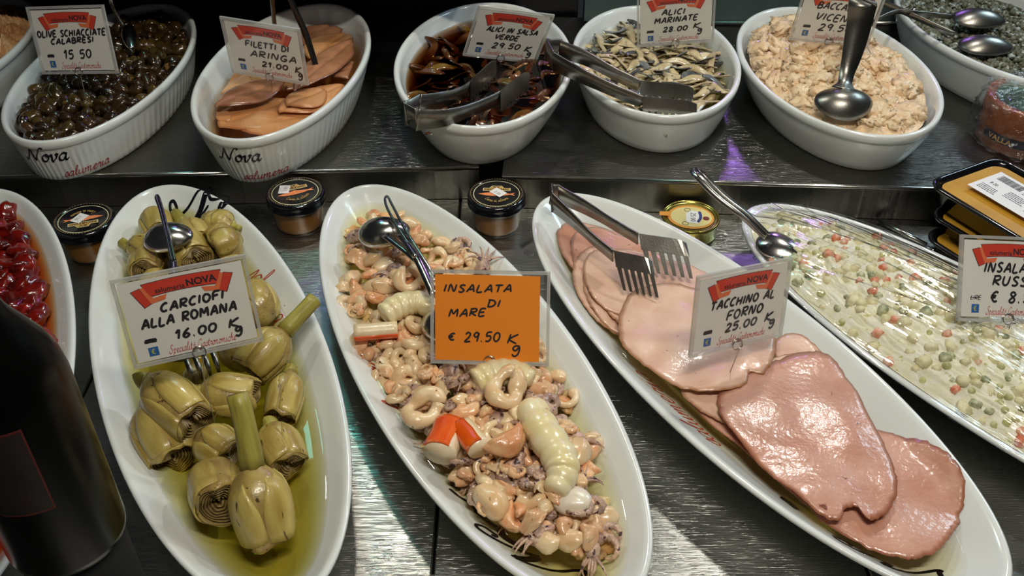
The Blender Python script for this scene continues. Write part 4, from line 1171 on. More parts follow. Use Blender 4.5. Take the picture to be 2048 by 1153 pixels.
FILM = clear_mat('cling_film', tint=(.985, .985, .985), ior=1.5, rough=.04, gain=2.6, bump=1.0, bscale=1.0, stretch=((10, 170, 10), .12))
mb = MB(); nu, nt = 60, 220
for i in range(nu):
    rr = i / (nu - 1)
    for j in range(nt):
        t = 2 * PI * j / nt; u, w = (PA + .003) * rr * math.cos(t), (PB + .003) * rr * math.sin(t)
        z = max(.0575, rus_h(u, w) + .0085)
        # stretched folds running along the platter
        fold = 0
        for q, (c0, sl, am, wd) in enumerate(((.02, .22, .0035, .004), (-.03, .16, .004, .005), (.05, .1, .003, .004), (-.055, .28, .003, .003), (-.01, .05, .002, .003))):
            dd = (w - c0 - sl * u) / wd; fold += am * math.exp(-dd * dd)
        z += fold * (1 - rr ** 6) + .0007 * nz((u * .3, w, 0), 60, 3)
        if rr > .985: z = .054
        mb.v.append(Vector((u, w, z)))
for i in range(nu - 1):
    for j in range(nt):
        k = (j + 1) % nt; mb.f.append((i * nt + j, (i + 1) * nt + j, (i + 1) * nt + k, i * nt + k))
o = mb.build('cling_film', FILM); o.location = (*DISH['russa'][:2], 0); o.rotation_euler.z = DISH['russa'][2]
tag(o, 'clear shiny cling film stretched over the mayonnaise salad', 'film')

# ------------------------------------------------------------------ herring fillets
HER = mat('herring_flesh', (222, 168, 118), (206, 142, 90), 26, rough=.3, sss=.12, sssr=(.006, .003, .002), coat=.4, bump=.22, bscale=140, rand=.1, edge=(176, 110, 66), stretch=(1, 1, 1))
HERSK = mat('herring_skin', (190, 134, 98), (156, 104, 72), 30, rough=.25, coat=.5, bump=.15, bscale=140, edge=(110, 58, 40), rand=.1)
def leaf_poly(p0, p1, width, z, bulge=.4):
    A, B = P(*p0, z), P(*p1, z); d = B - A; L = d.length; d.normalize(); s = Vector((-d.y, d.x, 0)); out = []
    prof = [(0, .12), (.12, .55), (.3, .9), (.5, 1), (.7, .86), (.88, .5), (1, .15)]
    for t, w in prof: out.append((A + d * (L * t) + s * (w * width / 2))[:2])
    for t, w in reversed(prof): out.append((A + d * (L * t) - s * (w * width / 2))[:2])
    return out
def herring(p0, p1, width, z, label, m=HER, seed=0, hump=.003):
    poly = []
    for x, y in leaf_poly(p0, p1, width, z):
        u, w = bl_local('aringa', (x, y)); a_, b_ = BOWL['aringa'][3:5]
        r = math.hypot(u / (a_ - .026), w / (b_ - .026))
        if r > 1: u, w = u / r, w / r
        poly.append(bl_world('aringa', u, w, 0)[:2])
    A, B = P(*p0, z), P(*p1, z); d = (B - A).normalized(); s = Vector((-d.y, d.x, 0)); mid = (A + B) / 2
    def zf(x, y):
        q = (Vector((x, y, 0)) - mid); w = q.dot(s) / (width / 2); l = q.dot(d) / ((B - A).length / 2)
        return max(z + hump * (1 - w * w) + .003 * nz((x, y, 0), 26, seed) - .002 * abs(math.exp(-(w / .12) ** 2)), bl_floor('aringa', (x, y)) + .002)
    return tag(slab('herring_fillet', poly, zf, .003, m, seed=seed, ragged=.03, edge_w=.16), label, 'herring', 'herring fillets')
herring((440, 255), (590, 205), 0.091, .086, 'broad flat herring fillet at the near end of the bowl', HER, 1)
herring((480, 262), (640, 235), 0.065, .084, 'herring fillet along the near right rim', HER, 2)
herring((425, 195), (490, 150), 0.065, .093, 'herring fillet tucked against the left wall below the sign', HER, 3)
herring((432, 218), (572, 160), 0.058, .100, 'dark skinned herring fillet curved below the sign', HERSK, 4, .003)
herring((560, 228), (690, 175), 0.065, .092, 'herring fillet at the right under the crossing strip', HER, 5)
herring((590, 182), (716, 78), 0.052, .104, 'long narrow herring fillet crossing to the far right', HERSK, 6, .003)
herring((575, 215), (650, 185), 0.058, .097, 'small pale herring fillet in the middle right', HER, 7)
herring((620, 120), (695, 70), 0.072, .100, 'pale herring fillet right of the sign', HER, 8)
herring((560, 90), (690, 50), 0.078, .094, 'dark herring fillet in the shade at the far end', HERSK, 9)
herring((660, 155), (735, 130), 0.058, .094, 'herring fillet end by the right wall', HERSK, 10)
herring((470, 110), (600, 70), 0.078, .092, 'herring fillet hidden behind the sign', HER, 11)
herring((420, 240), (450, 225), 0.052, .088, 'small crumpled herring piece at the near left', HER, 12)
herring((500, 180), (640, 130), 0.091, .086, 'herring fillet under the others in the middle', HER, 13)

# ------------------------------------------------------------------ scattered pieces in the bowls
def bowl_spots(k, n, gap, rng, top, margin=.016):
    a, b, h = BOWL[k][3], BOWL[k][4], BOWL[k][5]; pts = []; d = gap
    while len(pts) < n and d > gap * .4:
        miss = 0
        while len(pts) < n and miss < 150:
            u, w = rng.uniform(-a, a), rng.uniform(-b, b)
            if (u / (a - margin)) ** 2 + (w / (b - margin)) ** 2 < 1 and all((u - x) ** 2 + (w - y) ** 2 > d * d for x, y in pts): pts.append((u, w)); miss = 0
            else: miss += 1
        d *= .85
    return pts
OLV = mat('brown_olive', (62, 42, 18), (34, 22, 9), 60, rough=.22, coat=.6, bump=.3, bscale=160, rand=.45, speck=((112, 78, 36), 60, .66))
OLG = mat('green_olive', (84, 66, 26), (58, 42, 16), 50, rough=.22, coat=.6, bump=.3, bscale=160, rand=.3)
OLIVES = []
for i in range(8):
    v, f = blob(.0098, .0072, .0068, .22, 1.2, i + 50, sub=3, fine=.06)
    if i % 2:   # crushed: split open along one side
        v = [Vector((p.x, p.y, p.z - .0035 * math.exp(-(p.y / .0016) ** 2) * (p.z > 0))) for p in v]
    OLIVES.append(make_mesh('olive', v, f, OLG if i in (3, 6) else OLV))
g = random.Random(21)
for layer in (0, 1):
    for u, w in bowl_spots('olive', 140 if layer == 0 else 150, .0140, g, .05, .019):
        z = SZ + (.037 if layer == 0 else .045) + g.uniform(-.002, .003) + .010 * max(0, 1 - (w / .08) ** 2 - (max(0, -u) / .21) ** 2)
        o = place(g.choice(OLIVES), 'olive', bl_world('olive', u, w, z), (g.uniform(-.8, .8), g.uniform(-.8, .8), g.uniform(0, 6)), g.uniform(.95, 1.35))
        tag(o, 'crushed glossy brown olive ' + ('at the near end of the ribbed bowl' if u < -.09 else 'below the sign in the ribbed bowl' if u < .02 else 'at the spoon end of the ribbed bowl'), 'olive', 'crushed olives')

def strip_mesh(name, m, L, W, seed, twist=.5):
    g_ = random.Random(seed); nu, nv = 20, 7; v, f = [], []
    a = g_.uniform(0, 6); p = Vector((0, 0, 0)); da = g_.uniform(-.12, .12); path = []
    for i in range(nu):
        path.append((p.copy(), a)); p = p + Vector((math.cos(a), math.sin(a), 0)) * (L / nu); a += da + .12 * math.sin(i * .5 + seed)
    c = path[nu // 2][0]
    for s in (1, -1):
        for i, (q, an) in enumerate(path):
            t = i / (nu - 1); w = W / 2 * (math.sin(PI * min(1, .12 + t * .86)) ** .6)
            tw = twist * math.sin(t * 3 + seed)
            for j in range(nv):
                e = -1 + 2 * j / (nv - 1)
                sd = Vector((-math.sin(an) * math.cos(tw), math.cos(an) * math.cos(tw), math.sin(tw)))
                v.append(q - c + sd * (w * e) + Vector((0, 0, .004 * math.sin(t * 4 + seed * 2) + (.0018 if s > 0 else -.0006) * (1 - e * e) - .001 * math.exp(-(e / .2) ** 2))))
    N = nu * nv
    for s in (0, 1):
        for i in range(nu - 1):
            for j in range(nv - 1):
                b = s * N + i * nv + j; q = (b, b + nv, b + nv + 1, b + 1); f.append(q if s == 0 else q[::-1])
    e_ = [abs(-1 + 2 * (k % nv) / (nv - 1)) ** 3 for k in range(2 * N)]
    return make_mesh(name, v, f, m, edge=e_)
ANC = mat('anchovy_flesh', (220, 204, 166), (194, 172, 126), 90, rough=.24, coat=.5, bump=.2, bscale=200, rand=.12, edge=(122, 104, 74))
ANS = mat('anchovy_skin', (150, 152, 150), (96, 98, 96), 60, rough=.16, coat=.6, metal=.4, rand=.2, edge=(60, 60, 58))
ANV = mat('sauced_anchovy', (80, 46, 26), (112, 70, 36), 60, rough=.22, coat=.6, bump=.2, bscale=200, rand=.3, edge=(50, 28, 16))
ANH = mat('sauce_herb', (92, 70, 18), (120, 88, 30), 60, rough=.25, coat=.5, rand=.3, edge=(60, 40, 14))
STR = [strip_mesh('anchovy_fillet', ANS if i in (2, 5, 7) else ANC, .062, .0135, i, .45) for i in range(9)]
g = random.Random(31)
for layer in (0, 1, 2):
    for u, w in bowl_spots('marinate', (90, 95, 110)[layer], .014, g, .05, .030):
        z = SZ + (.0375, .0415, .0455)[layer] + g.uniform(-.001, .0025)
        k = g.randrange(9)
        o = place(STR[k], 'anchovy_fillet', bl_world('marinate', u, w, z), (g.uniform(-.2, .2), g.uniform(-.2, .2), g.uniform(0, 6)), g.uniform(.75, 1.05))
        sil = k in (2, 5, 7)
        tag(o, ('silver-skinned marinated anchovy ' if sil else 'cream marinated anchovy fillet ') + ('in the near half, round the tong jaws' if u < 0 else 'in the far half below the sign'), 'anchovy', 'silver skinned anchovies' if sil else 'cream anchovies')
STV = [strip_mesh('sauced_anchovy', ANH if i == 4 else ANV, .055, .012, 40 + i, .6) for i in range(6)]
g = random.Random(41)
for u, w in bowl_spots('verde', 85, .02, g, .05, .030):
    z = SZ + .0490 + g.uniform(-.004, .002)
    k = g.randrange(6)
    o = place(STV[k], 'sauced_anchovy', bl_world('verde', u, w, z), (g.uniform(-.2, .2), g.uniform(-.15, .15), g.uniform(0, 6)), g.uniform(.75, 1.15))
    tag(o, 'brown green herb strip floating in the dark sauce' if k == 4 else 'dark brown anchovy half sunk in the dark sauce', 'herb' if k == 4 else 'anchovy', 'herb strips' if k == 4 else 'sauced anchovies')

def heap(k, m, name, top, amp, label, cat, dome=.02, hole=None, seed=0, fine=1.0, edge_in=.012):
    a, b, h = BOWL[k][3], BOWL[k][4], BOWL[k][5]; mb = MB(); nr, nt = 170, 300
    for i in range(nr):
        rr = (i / (nr - 1)) ** .75
        for j in range(nt):
            t = 2 * PI * j / nt; u, w = (a - edge_in) * rr * math.cos(t), (b - edge_in) * rr * math.sin(t)
            q = (u, w, 0)
            lump = abs(nz(q, 26, seed)) * 1.6 + nz(q, 60, seed + 1) * .6 + fine * (abs(nz(q, 130, seed + 2)) * .55 + nz(q, 320, seed + 3) * .3)
            z = top + dome * max(0, 1 - rr * rr) + amp * (lump - .5) * (1 - .3 * rr ** 6)
            if hole:
                dd = (u - hole[0]) ** 2 + (w - hole[1]) ** 2; z -= hole[3] * math.exp(-dd / hole[2] ** 2)
            mb.v.append(Vector((u, w, max(z, float(np.interp(inset(u, w, a, b), *bowl_in(k))) + .0006))))
    for i in range(nr - 1):
        for j in range(nt):
            q = (j + 1) % nt; mb.f.append((i * nt + j, (i + 1) * nt + j, (i + 1) * nt + q, i * nt + q))
    o = mb.build(name, m); o.location = (*BOWL[k][:2], SZ); o.rotation_euler.z = BOWL[k][2]
    return tag(o, label, cat, kind='stuff')
def flake_mesh(m):
    g_ = random.Random(77); a, b = BOWL['baccala'][3:5]; mb = MB(); V, Fc = ico(3)
    for q in range(520):
        t, r = g_.uniform(0, 2 * PI), math.sqrt(g_.random()) * .93
        u, w = (a - .02) * r * math.cos(t), (b - .02) * r * math.sin(t)
        dd = (u + .075) ** 2 + (w + .01) ** 2
        z = .052 + .030 * max(0, 1 - r * r) - .016 * math.exp(-dd / .0016) + .012 * (abs(nz((u, w, 0), 26, 3)) * 1.6 + nz((u, w, 0), 60, 4) * .6 - .42)
        s = g_.choice((.004, .006, .009, .013, .017)); M = euler(g_.uniform(-.6, .6), g_.uniform(-.6, .6), g_.uniform(0, 6))
        mb.add([M @ Vector((p.x * s * (1 + .7 * nz(p, 2.1, q) + .3 * nz(p, 6, q)), p.y * s * .8 * (1 + .7 * nz(p, 2.4, q + 5) + .3 * nz(p, 6.5, q)), p.z * s * .5 * (1 + .6 * nz(p, 3, q) + .35 * nz(p, 7, q)))) + Vector((u, w, z - s * .16)) for p in V], Fc)
    o = mb.build('cod_flakes', m); o.location = (*BOWL['baccala'][:2], SZ); o.rotation_euler.z = BOWL['baccala'][2]
    tag(o, 'soft flakes of salt cod on top of the creamed heap', 'cod', kind='stuff')
COD = mat('creamed_cod', (222, 186, 142), (232, 206, 168), 60, rough=.38, sss=.15, sssr=(.006, .004, .002), coat=.2, bump=.5, bscale=260, speck=((176, 120, 60), 60, .72), detail=6)
heap('baccala', COD, 'creamed_cod', .052, .012, 'pale peach creamed salt cod heaped in the smooth bowl', 'cod', .030, (-.075, -.01, .04, .016), 3, fine=.35, edge_in=.018)
flake_mesh(COD)
FISHM = mat('fish_salad', (206, 160, 112), (180, 128, 82), 40, rough=.35, coat=.3, bump=.4, bscale=240)
heap('fish', FISHM, 'fish_salad', .058, .014, 'pinkish orange fish salad heaped in the bowl at the left edge', 'fish salad', .03, None, 8)
CAPM = mat('salted_capers', (120, 116, 96), (92, 92, 66), 60, rough=.6, bump=.4, bscale=400, speck=((176, 184, 176), 90, .56))
heap('capers', CAPM, 'caper_bed', .050, .010, 'bed of salted capers in the back bowl', 'capers', .01, None, 6)
mb = MB(); g = random.Random(3)
iv, if_ = ico(1)
for q in range(1500):
    a, b = BOWL['capers'][3:5]; t, r = g.uniform(0, 2 * PI), math.sqrt(g.random()) * .9
    u, w = (a - .012) * r * math.cos(t), (b - .012) * r * math.sin(t); s = g.uniform(.0025, .0048)
    z = .050 + .01 * (1 - r * r) + g.uniform(.0, .007)
    mb.add([Vector((u + p.x * s * g.uniform(.9, 1.1), w + p.y * s, z + p.z * s * .85)) for p in iv], if_)
o = mb.build('salted_capers', CAPM); o.location = (*BOWL['capers'][:2], SZ); o.rotation_euler.z = BOWL['capers'][2]
tag(o, 'heap of small grey salted capers in the back bowl', 'capers', kind='stuff')

# ------------------------------------------------------------------ red peppers
PEP = mat('red_pepper', (128, 15, 3), (72, 7, 2), 40, rough=.2, coat=.7, bump=.25, bscale=140, rand=.25, speck=((60, 8, 4), 90, .68))
PEPM = [blob_mesh('red_pepper', PEP, (.020, .012, .009), i + 70, .5, .3, .12) for i in range(5)]
g = random.Random(9)
for px, py in scatter([(0, 420), (18, 432), (38, 462), (46, 510), (62, 560), (78, 610), (80, 660), (72, 720), (40, 760), (0, 760), (-60, 700), (-60, 450)], 56, 23, g):
    z = .044 + g.uniform(-.003, .005)
    o = place(g.choice(PEPM), 'red_pepper', P(px, py, z), (g.uniform(-.5, .5), g.uniform(-.5, .5), g.uniform(0, 6)), g.uniform(.8, 1.15))
    tag(o, 'glossy dark red pepper chunk in orange oil', 'pepper', 'red pepper chunks')
# ------------------------------------------------------------------ jars and tins
def lathe(prof, n=56): return rev(0, 0, [(-r, z) for r, z in prof], n)
GLASS = clear_mat('jar_glass', tint=(.97, .97, .95), ior=1.5, rough=.03, gain=1.1)
PASTE = mat('brown_fish_cream', (150, 102, 40), (134, 88, 32), 40, rough=.35, coat=.6)
LID = mat('black_lid', (14, 14, 20), rough=.16, coat=.6)
LIDTOP = mat('black_lid_print', (26, 22, 28), rough=.3, coat=.3)
CREAM = mat('cream_ring_print', (222, 218, 170), rough=.4)
GOLDP = mat('gold_print', (196, 158, 86), rough=.4)
FISHP = mat('orange_fish_print', (236, 142, 88), rough=.4)
STICK = mat('white_paper_sticker', (232, 230, 228), rough=.6)
GREYINK = mat('grey_ink', (70, 66, 72), rough=.6)
def flat_xy(name, pts, z, m, parent, thick=0):
    v = [(p[0], p[1], z) for p in pts]; f = [tuple(range(len(v)))]
    return MB().add(v, f).build(name, m, parent, smooth=False)
def arc_text(txt, r, a0, a1, size, w, z, m, name, parent, font=SCRIPT, inward=True):
    st, tw = text_strokes(txt, font, .1, .04)
    def fn(u, v):
        a = a0 + (a1 - a0) * u / tw; rr = r + (v * size if not inward else -v * size)
        return (rr * math.cos(a), rr * math.sin(a), z)
    ribbons(st, w, fn, 2).build(name, m, parent, smooth=False)
def jar(px, py, turn, label, sticker):
    h = .050
    c = P(px, py, h); root = empty('glass_jar', (c.x, c.y, 0)); root.rotation_euler.z = turn
    tag(root, label, 'jar', 'small jars with black lids')
    g_ = MB().add(*lathe([(.024, .0005), (.0275, .0), (.0295, .002), (.0302, .006), (.0318, .028), (.0325, .034), (.0318, .038), (.031, .040)])).build('glass', GLASS, root)
    MB().add(*lathe([(.022, .0035), (.0268, .0035), (.0284, .0055), (.029, .010), (.0306, .030), (.031, .036), (.028, .037)])).build('fish_cream', PASTE, root)
    lid = MB().add(*lathe([(.031, .034), (.0345, .0345), (.0358, .036), (.0362, .0385), (.0352, .0405), (.0356, .043), (.0358, .0465), (.0346, .0492), (.032, .050), (.0305, .0492), (.0300, .0488), (.001, .0488)])).build('lid', LID, root)
    z = .0489
    MB().add(*annulus(.0278, .0287, z + .0002)).build('cream_ring', CREAM, lid, smooth=False)
    flat_xy('emblem_panel', [(-.017, .006), (.017, .006), (.017, .0125), (.009, .0125), (.006, .0175), (-.006, .0175), (-.009, .0125), (-.017, .0125)], z + .0002, CREAM, lid)
    flat_xy('emblem_panel', [(-.0162, .0068), (.0162, .0068), (.0162, .0118), (.0085, .0118), (.0056, .0168), (-.0056, .0168), (-.0085, .0118), (-.0162, .0118)], z + .0004, GOLDP, lid)
    for txt, x, y, wd in (('KV', -.0042, .0124, .0084), ('NORDIC', -.0150, .0072, .030)):
        tv, tf, tw = font_mesh(txt, .015); s = wd / tw
        MB().add([(x + p.x * s, y + p.y * min(s, .0056), z + .0006) for p in tv], tf).build('emblem_text', LIDTOP, lid, smooth=False)
    fish = [(-.023, .0035), (-.020, .0005), (-.023, -.003), (-.0165, -.0012), (-.008, -.0034), (.004, -.004), (.013, -.0028), (.019, -.0008), (.0225, .0006), (.018, .002), (.012, .0034), (.003, .0046), (.0, .0058), (-.003, .0044), (-.010, .0026), (-.0165, .0012)]
    flat_xy('fish_print', [(x * -1, y - .0015) for x, y in fish][::-1], z + .0002, FISHP, lid)
    arc_text('Crema di salmone', .0185, PI * 1.22, PI * 1.80, .006, .12, z + .0003, GOLDP, 'lid_script', lid)
    dots = MB()
    for k in range(60):   # the tiny rim print, too small to read
        a = 2 * PI * k / 60; dots.add(*annulus(.0003, .0007, .0502, 6)); n_ = 12
        for p in dots.v[-n_:]: p.x += .0318 * math.cos(a); p.y += .0318 * math.sin(a)
    dots.build('rim_print', GOLDP, lid, smooth=False)
    sx, sy, sa = sticker
    s = MB().add(*box(-.009, .009, -.0065, .0065, 0, .0003)).build('price_sticker', STICK, lid, smooth=False, mtx=Matrix.Translation((sx, sy, z + .0007)) @ Matrix.Rotation(sa, 4, 'Z'))
    st, tw = text_strokes('2.50', CAPS)
    ribbons(st, .12, lambda u, v: (-.004 + u * .0038, -.0035 + v * .004, .0004), 2).build('price_digits', GREYINK, s, smooth=False)
    return root
jar(166, 437, PI + .30, 'black-lidded jar of fish cream between the pepper and artichoke platters', (.004, -.002, .9))
jar(590, 383, .42, 'black-lidded jar of fish cream between the artichoke and seafood platters', (-.011, .010, 1.2))
jar(993, 386, -.02, 'black-lidded jar of fish cream between the seafood and turkey platters', (.002, .0015, -.75))

GOLD = mat('gold_lacquered_tin', (176, 162, 84), rough=.22, metal=.9)
def tin():
    c = P(1382, 432, .024); root = tag(empty('round_tin', (c.x, c.y, 0)), 'flat golden round tin with an orange paper label behind the turkey platter', 'tin')
    root.rotation_euler.z = -.12
    MB().add(*lathe([(.032, .0), (.0335, .001), (.034, .003), (.034, .017), (.0352, .019), (.0358, .0215), (.0352, .0238), (.0342, .0242), (.0332, .023), (.0322, .0212), (.0306, .0222), (.029, .0218), (.001, .0218)])).build('can', GOLD, root)
    OR, PALE = mat('orange_label', (222, 150, 62), rough=.5), mat('pale_label', (222, 206, 140), rough=.5)
    n = 44
    flat_xy('orange_label', [(.0285 * math.cos(2 * PI * i / n), .0255 * math.sin(2 * PI * i / n)) for i in range(n)], .0224, OR, root)
    flat_xy('label_tongue', [(-.027, -.004), (-.0385, -.0035), (-.0385, .0045), (-.027, .006)], .0245, OR, root)
    flat_xy('label_centre', [(.0255 * math.cos(2 * PI * i / n) + .0005, .0220 * math.sin(2 * PI * i / n)) for i in range(n)], .0227, PALE, root)
    flat_xy('price_sticker', [(-.006, -.013), (.008, -.015), (.011, -.004), (.009, .012), (.0, .014), (-.006, .006)], .0230, STICK, root)
    flat_xy('crest_print', [(.0185 + .0042 * math.cos(2 * PI * i / 12), -.002 + .0042 * math.sin(2 * PI * i / 12)) for i in range(12)], .0230, mat('maroon_print', (120, 56, 50), rough=.5), root)
    rb = [[(.0105, .012), (.0118, .004), (.0112, -.004), (.008, -.0115)]]
    ribbons(rb, .0036, lambda u, v: (u, v, .0233), 4).build('ribbon_print', mat('blue_ribbon_print', (52, 62, 124), rough=.5), root, smooth=False)
    for cx, cy in ((-.004, .0145), (-.007, -.0155)):
        MB().add(*annulus(.0034, .004, .0231, 20)).build('ring_print', GREYINK, root, smooth=False, loc=(cx, cy, 0))
    st, tw = text_strokes('25.00', CAPS)
    ribbons(st, .12, lambda u, v: (.000 + v * .006, .008 - u * .006, .0232), 2).build('price_digits', GREYINK, root, smooth=False)
tin()

# wrapped tin in the corner of the shelf
def wrapped_tin():
    c = P(2052, 262, .06); root = tag(empty('wrapped_tin', (c.x, c.y, SZ)), 'large amber tin wrapped in crumpled cling film at the right edge', 'tin')
    AMB = mat('amber_tin_label', (150, 78, 22), (112, 52, 14), 14, rough=.3, coat=.4)
    GRN = mat('green_tin_top', (96, 124, 92), (60, 84, 66), 20, rough=.3, metal=.5)
    r, h = .062, .062
    body = MB().add(*lathe([(r - .002, 0), (r, .002), (r, h - .003), (r - .001, h), (r - .006, h + .001), (r - .01, h - .002), (.001, h - .002)], 72)).build('can', AMB, root)
    MB().add(*disc(r - .012, h - .0012, 48)).build('green_top', GRN, body, smooth=False)
    def cyl(rr, a0, a1, z0, z1, name, m):
        v = []; n = 24
        for i in range(n + 1):
            a = a0 + (a1 - a0) * i / n; v += [(rr * math.cos(a), rr * math.sin(a), z0), (rr * math.cos(a), rr * math.sin(a), z1)]
        return MB().add(v, [(2 * i, 2 * i + 2, 2 * i + 3, 2 * i + 1) for i in range(n)]).build(name, m, body)
    cyl(r + .0004, PI * 1.05, PI * 1.5, .014, .026, 'dark_band', mat('dark_band_print', (24, 24, 44), rough=.4))
    tv, tf, tw = font_mesh('VALLA', .02)
    s = .034 / tw
    MB().add([((r + .0008) * math.cos(PI * 1.10 + p.x * s / r), (r + .0008) * math.sin(PI * 1.10 + p.x * s / r), .016 + p.y * .010) for p in tv], tf).build('band_text', GOLDP, body, smooth=False)
    rows = MB(); g_ = random.Random(2)
    for k in range(3):   # small print, too small to read
        a = PI * 1.42
        while a < PI * 1.62:
            w = g_.uniform(.03, .06); rows.add(*[([((r + .0008) * math.cos(q), (r + .0008) * math.sin(q), z) for q, z in ((a, .034 - k * .008), (a + w, .034 - k * .008), (a + w, .038 - k * .008), (a, .038 - k * .008))]), [(0, 1, 2, 3)]]); a += w + .02
    rows.build('small_print', INK, body, smooth=False)
    FILM2 = clear_mat('crumpled_film', tint=(.93, .93, .95), ior=1.5, rough=.12, gain=2.4, bump=1.0, bscale=160, milk=.015)
    prof = [(r + .003, .001), (r + .006, .004), (r + .004, .03), (r + .004, h - .004), (r + .001, h + .004), (r - .012, h + .004), (.02, h + .005), (.002, h + .004)]
    pts = []; v, f = rev(0, 0, [(-q, z) for q, z in [(np.interp(t, range(len(prof)), [p[0] for p in prof]), np.interp(t, range(len(prof)), [p[1] for p in prof])) for t in np.linspace(0, len(prof) - 1, 40)]], 120, cap0=False, cap1=False)
    for p in v:
        p = Vector(p); k = .011 * abs(nz(p, 45, 1)) + .005 * nz(p, 120, 2); d = Vector((p.x, p.y, 0)).normalized()
        pts.append(p + d * k + Vector((0, 0, max(-p.z * .5, .004 * nz(p, 70, 4)))))
    MB().add(pts, f).build('film_wrap', FILM2, root)
wrapped_tin()

# ------------------------------------------------------------------ black trays of yellow pâté
BLK = mat('black_plastic_tray', (10, 10, 12), rough=.16, coat=.5)
PATE = mat('yellow_pate', (208, 156, 52), (196, 142, 42), 30, rough=.42, bump=.12, bscale=200, coat=.2)
LIDF = clear_mat('tray_lid_film', tint=(.98, .98, .98), ior=1.45, rough=.04, gain=.8, bump=.1, bscale=20)
def rrect(L, W, r, n=6):
    out = []
    for cx, cy, a0 in ((L - r, W - r, 0), (r, W - r, PI / 2), (r, r, PI), (L - r, r, 1.5 * PI)):
        out += [(cx + r * math.cos(a0 + PI / 2 * k / n), cy + r * math.sin(a0 + PI / 2 * k / n)) for k in range(n + 1)]
    return out
def tray(corner, ang, z, L, W, h, label, sticker=False):
    root = tag(empty('food_tray', mtx=Matrix.Translation((corner.x, corner.y, z)) @ Matrix.Rotation(ang, 4, 'Z')), label, 'tray', 'black trays of yellow pate')
    def loop(ins, zz, r):
        return [(x + ins, y + ins, zz) for x, y in rrect(L - 2 * ins, W - 2 * ins, max(r - ins * .6, .004))]
    loops = [loop(.016, 0, .022), loop(.013, .001, .022), loop(.006, h - .006, .022), loop(.0, h - .005, .022), loop(-.001, h - .002, .022), loop(.001, h, .022), loop(.004, h, .022), loop(.006, h - .004, .022), loop(.010, h - .010, .022)]
    n = len(loops[0]); mb = MB(); mb.v = [Vector(p) for l in loops for p in l]
    for k in range(len(loops) - 1):
        for i in range(n):
            j = (i + 1) % n; mb.f.append((k * n + i, k * n + j, (k + 1) * n + j, (k + 1) * n + i))
    mb.f.append(tuple(range(n - 1, -1, -1))); mb.build('tray_shell', BLK, root)
    pl = loop(.009, h - .0055, .022); MB().add(pl, [tuple(range(n))]).build('pate', PATE, root, smooth=False)
    fl = loop(.003, h + .0004, .022); lid = MB().add(fl, [tuple(range(n))]).build('lid_film', LIDF, root, smooth=False)
    if sticker:
        s = MB().add(*box(0, .115, 0, .058, 0, .0003)).build('paper_label', STICK, lid, smooth=False, mtx=Matrix.Translation((.030, W / 2 - .027, h + .0008)))
        g_ = random.Random(4); b = MB(); x = .0
        for x0, y0, n_, hh in ((.008, .040, 26, .013), (.070, .010, 22, .012)):
            x = x0
            for q in range(n_):
                w = g_.choice((.0004, .0007, .0011)); b.add(*flat_q(x, x + w, y0, y0 + hh)); x += w + g_.choice((.0004, .0007))
        b.build('barcode', INK, s, smooth=False)
        t = MB()
        for x0, y0, wd, nl in ((.006, .008, .022, 4), (.036, .016, .024, 5), (.045, .038, .05, 3)):
            for q in range(nl):
                x = x0; y = y0 + q * .0034
                while x < x0 + wd:
                    w = g_.uniform(.001, .003); t.add(*flat_q(x, x + w, y, y + .0014)); x += w + .0008
        t.build('small_print', GREYINK, s, smooth=False)
        st, tw = text_strokes('8.20', CAPS)
        ribbons(st, .14, lambda u, v: (.010 + u * .004, .026 + v * .005, .0005), 2).build('label_price', INK, s, smooth=False)
    return root
def flat_q(x0, x1, y0, y1): return [(x0, y0, .0005), (x1, y0, .0005), (x1, y1, .0005), (x0, y1, .0005)], [(0, 1, 2, 3)]
zt = .082
cA, cB = P(1852, 362, zt), P(2048, 482, zt)
ang = math.atan2(cB.y - cA.y, cB.x - cA.x)
tray(cA, ang, zt - .032, .19, .125, .032, 'top black tray of yellow pate with a white barcode label', True)
tray(P(1853, 428, .046), ang + .05, .0255, .19, .10, .0235, 'middle black tray in the stack under the labelled tray')
tray(P(1842, 470, .022), ang + .02, .0, .19, .11, .0235, 'bottom black tray in the stack by the film-covered platter')

# ------------------------------------------------------------------ tongs and spoons
def dome(L, W, H, name, m, parent, center, xdir, up, hollow=False):
    """Spoon bowl: shell of an egg-shaped dome, its long axis along xdir, bulging to 'up'."""
    X = Vector(xdir).normalized(); Z = Vector(up); Z = (Z - X * Z.dot(X)).normalized(); Y = Z.cross(X)
    nr, nt = 9, 36; v, f = [], []
    for s in (0, 1):
        for i in range(nr):
            r = i / (nr - 1)
            for j in range(nt):
                t = 2 * PI * j / nt; x = L / 2 * r * math.cos(t); y = W / 2 * r * math.sin(t) * (1 - .15 * math.cos(t))
                z = H * (1 - r ** 2.2) - s * .0013
                v.append(Vector(center) + X * x + Y * y + Z * z)
    N = nr * nt
    for s in (0, 1):
        for i in range(nr - 1):
            for j in range(nt):
                k = (j + 1) % nt; q = (s * N + i * nt + j, s * N + (i + 1) * nt + j, s * N + (i + 1) * nt + k, s * N + i * nt + k); f.append(q if s == 0 else q[::-1])
    for j in range(nt):
        k = (j + 1) % nt; a = (nr - 1) * nt; f.append((a + j, N + a + j, N + a + k, a + k))
    return MB().add(v, f).build(name, m, parent)
def rel(root, pts): o = Vector(root.location); return [Vector(p) - o for p in pts]

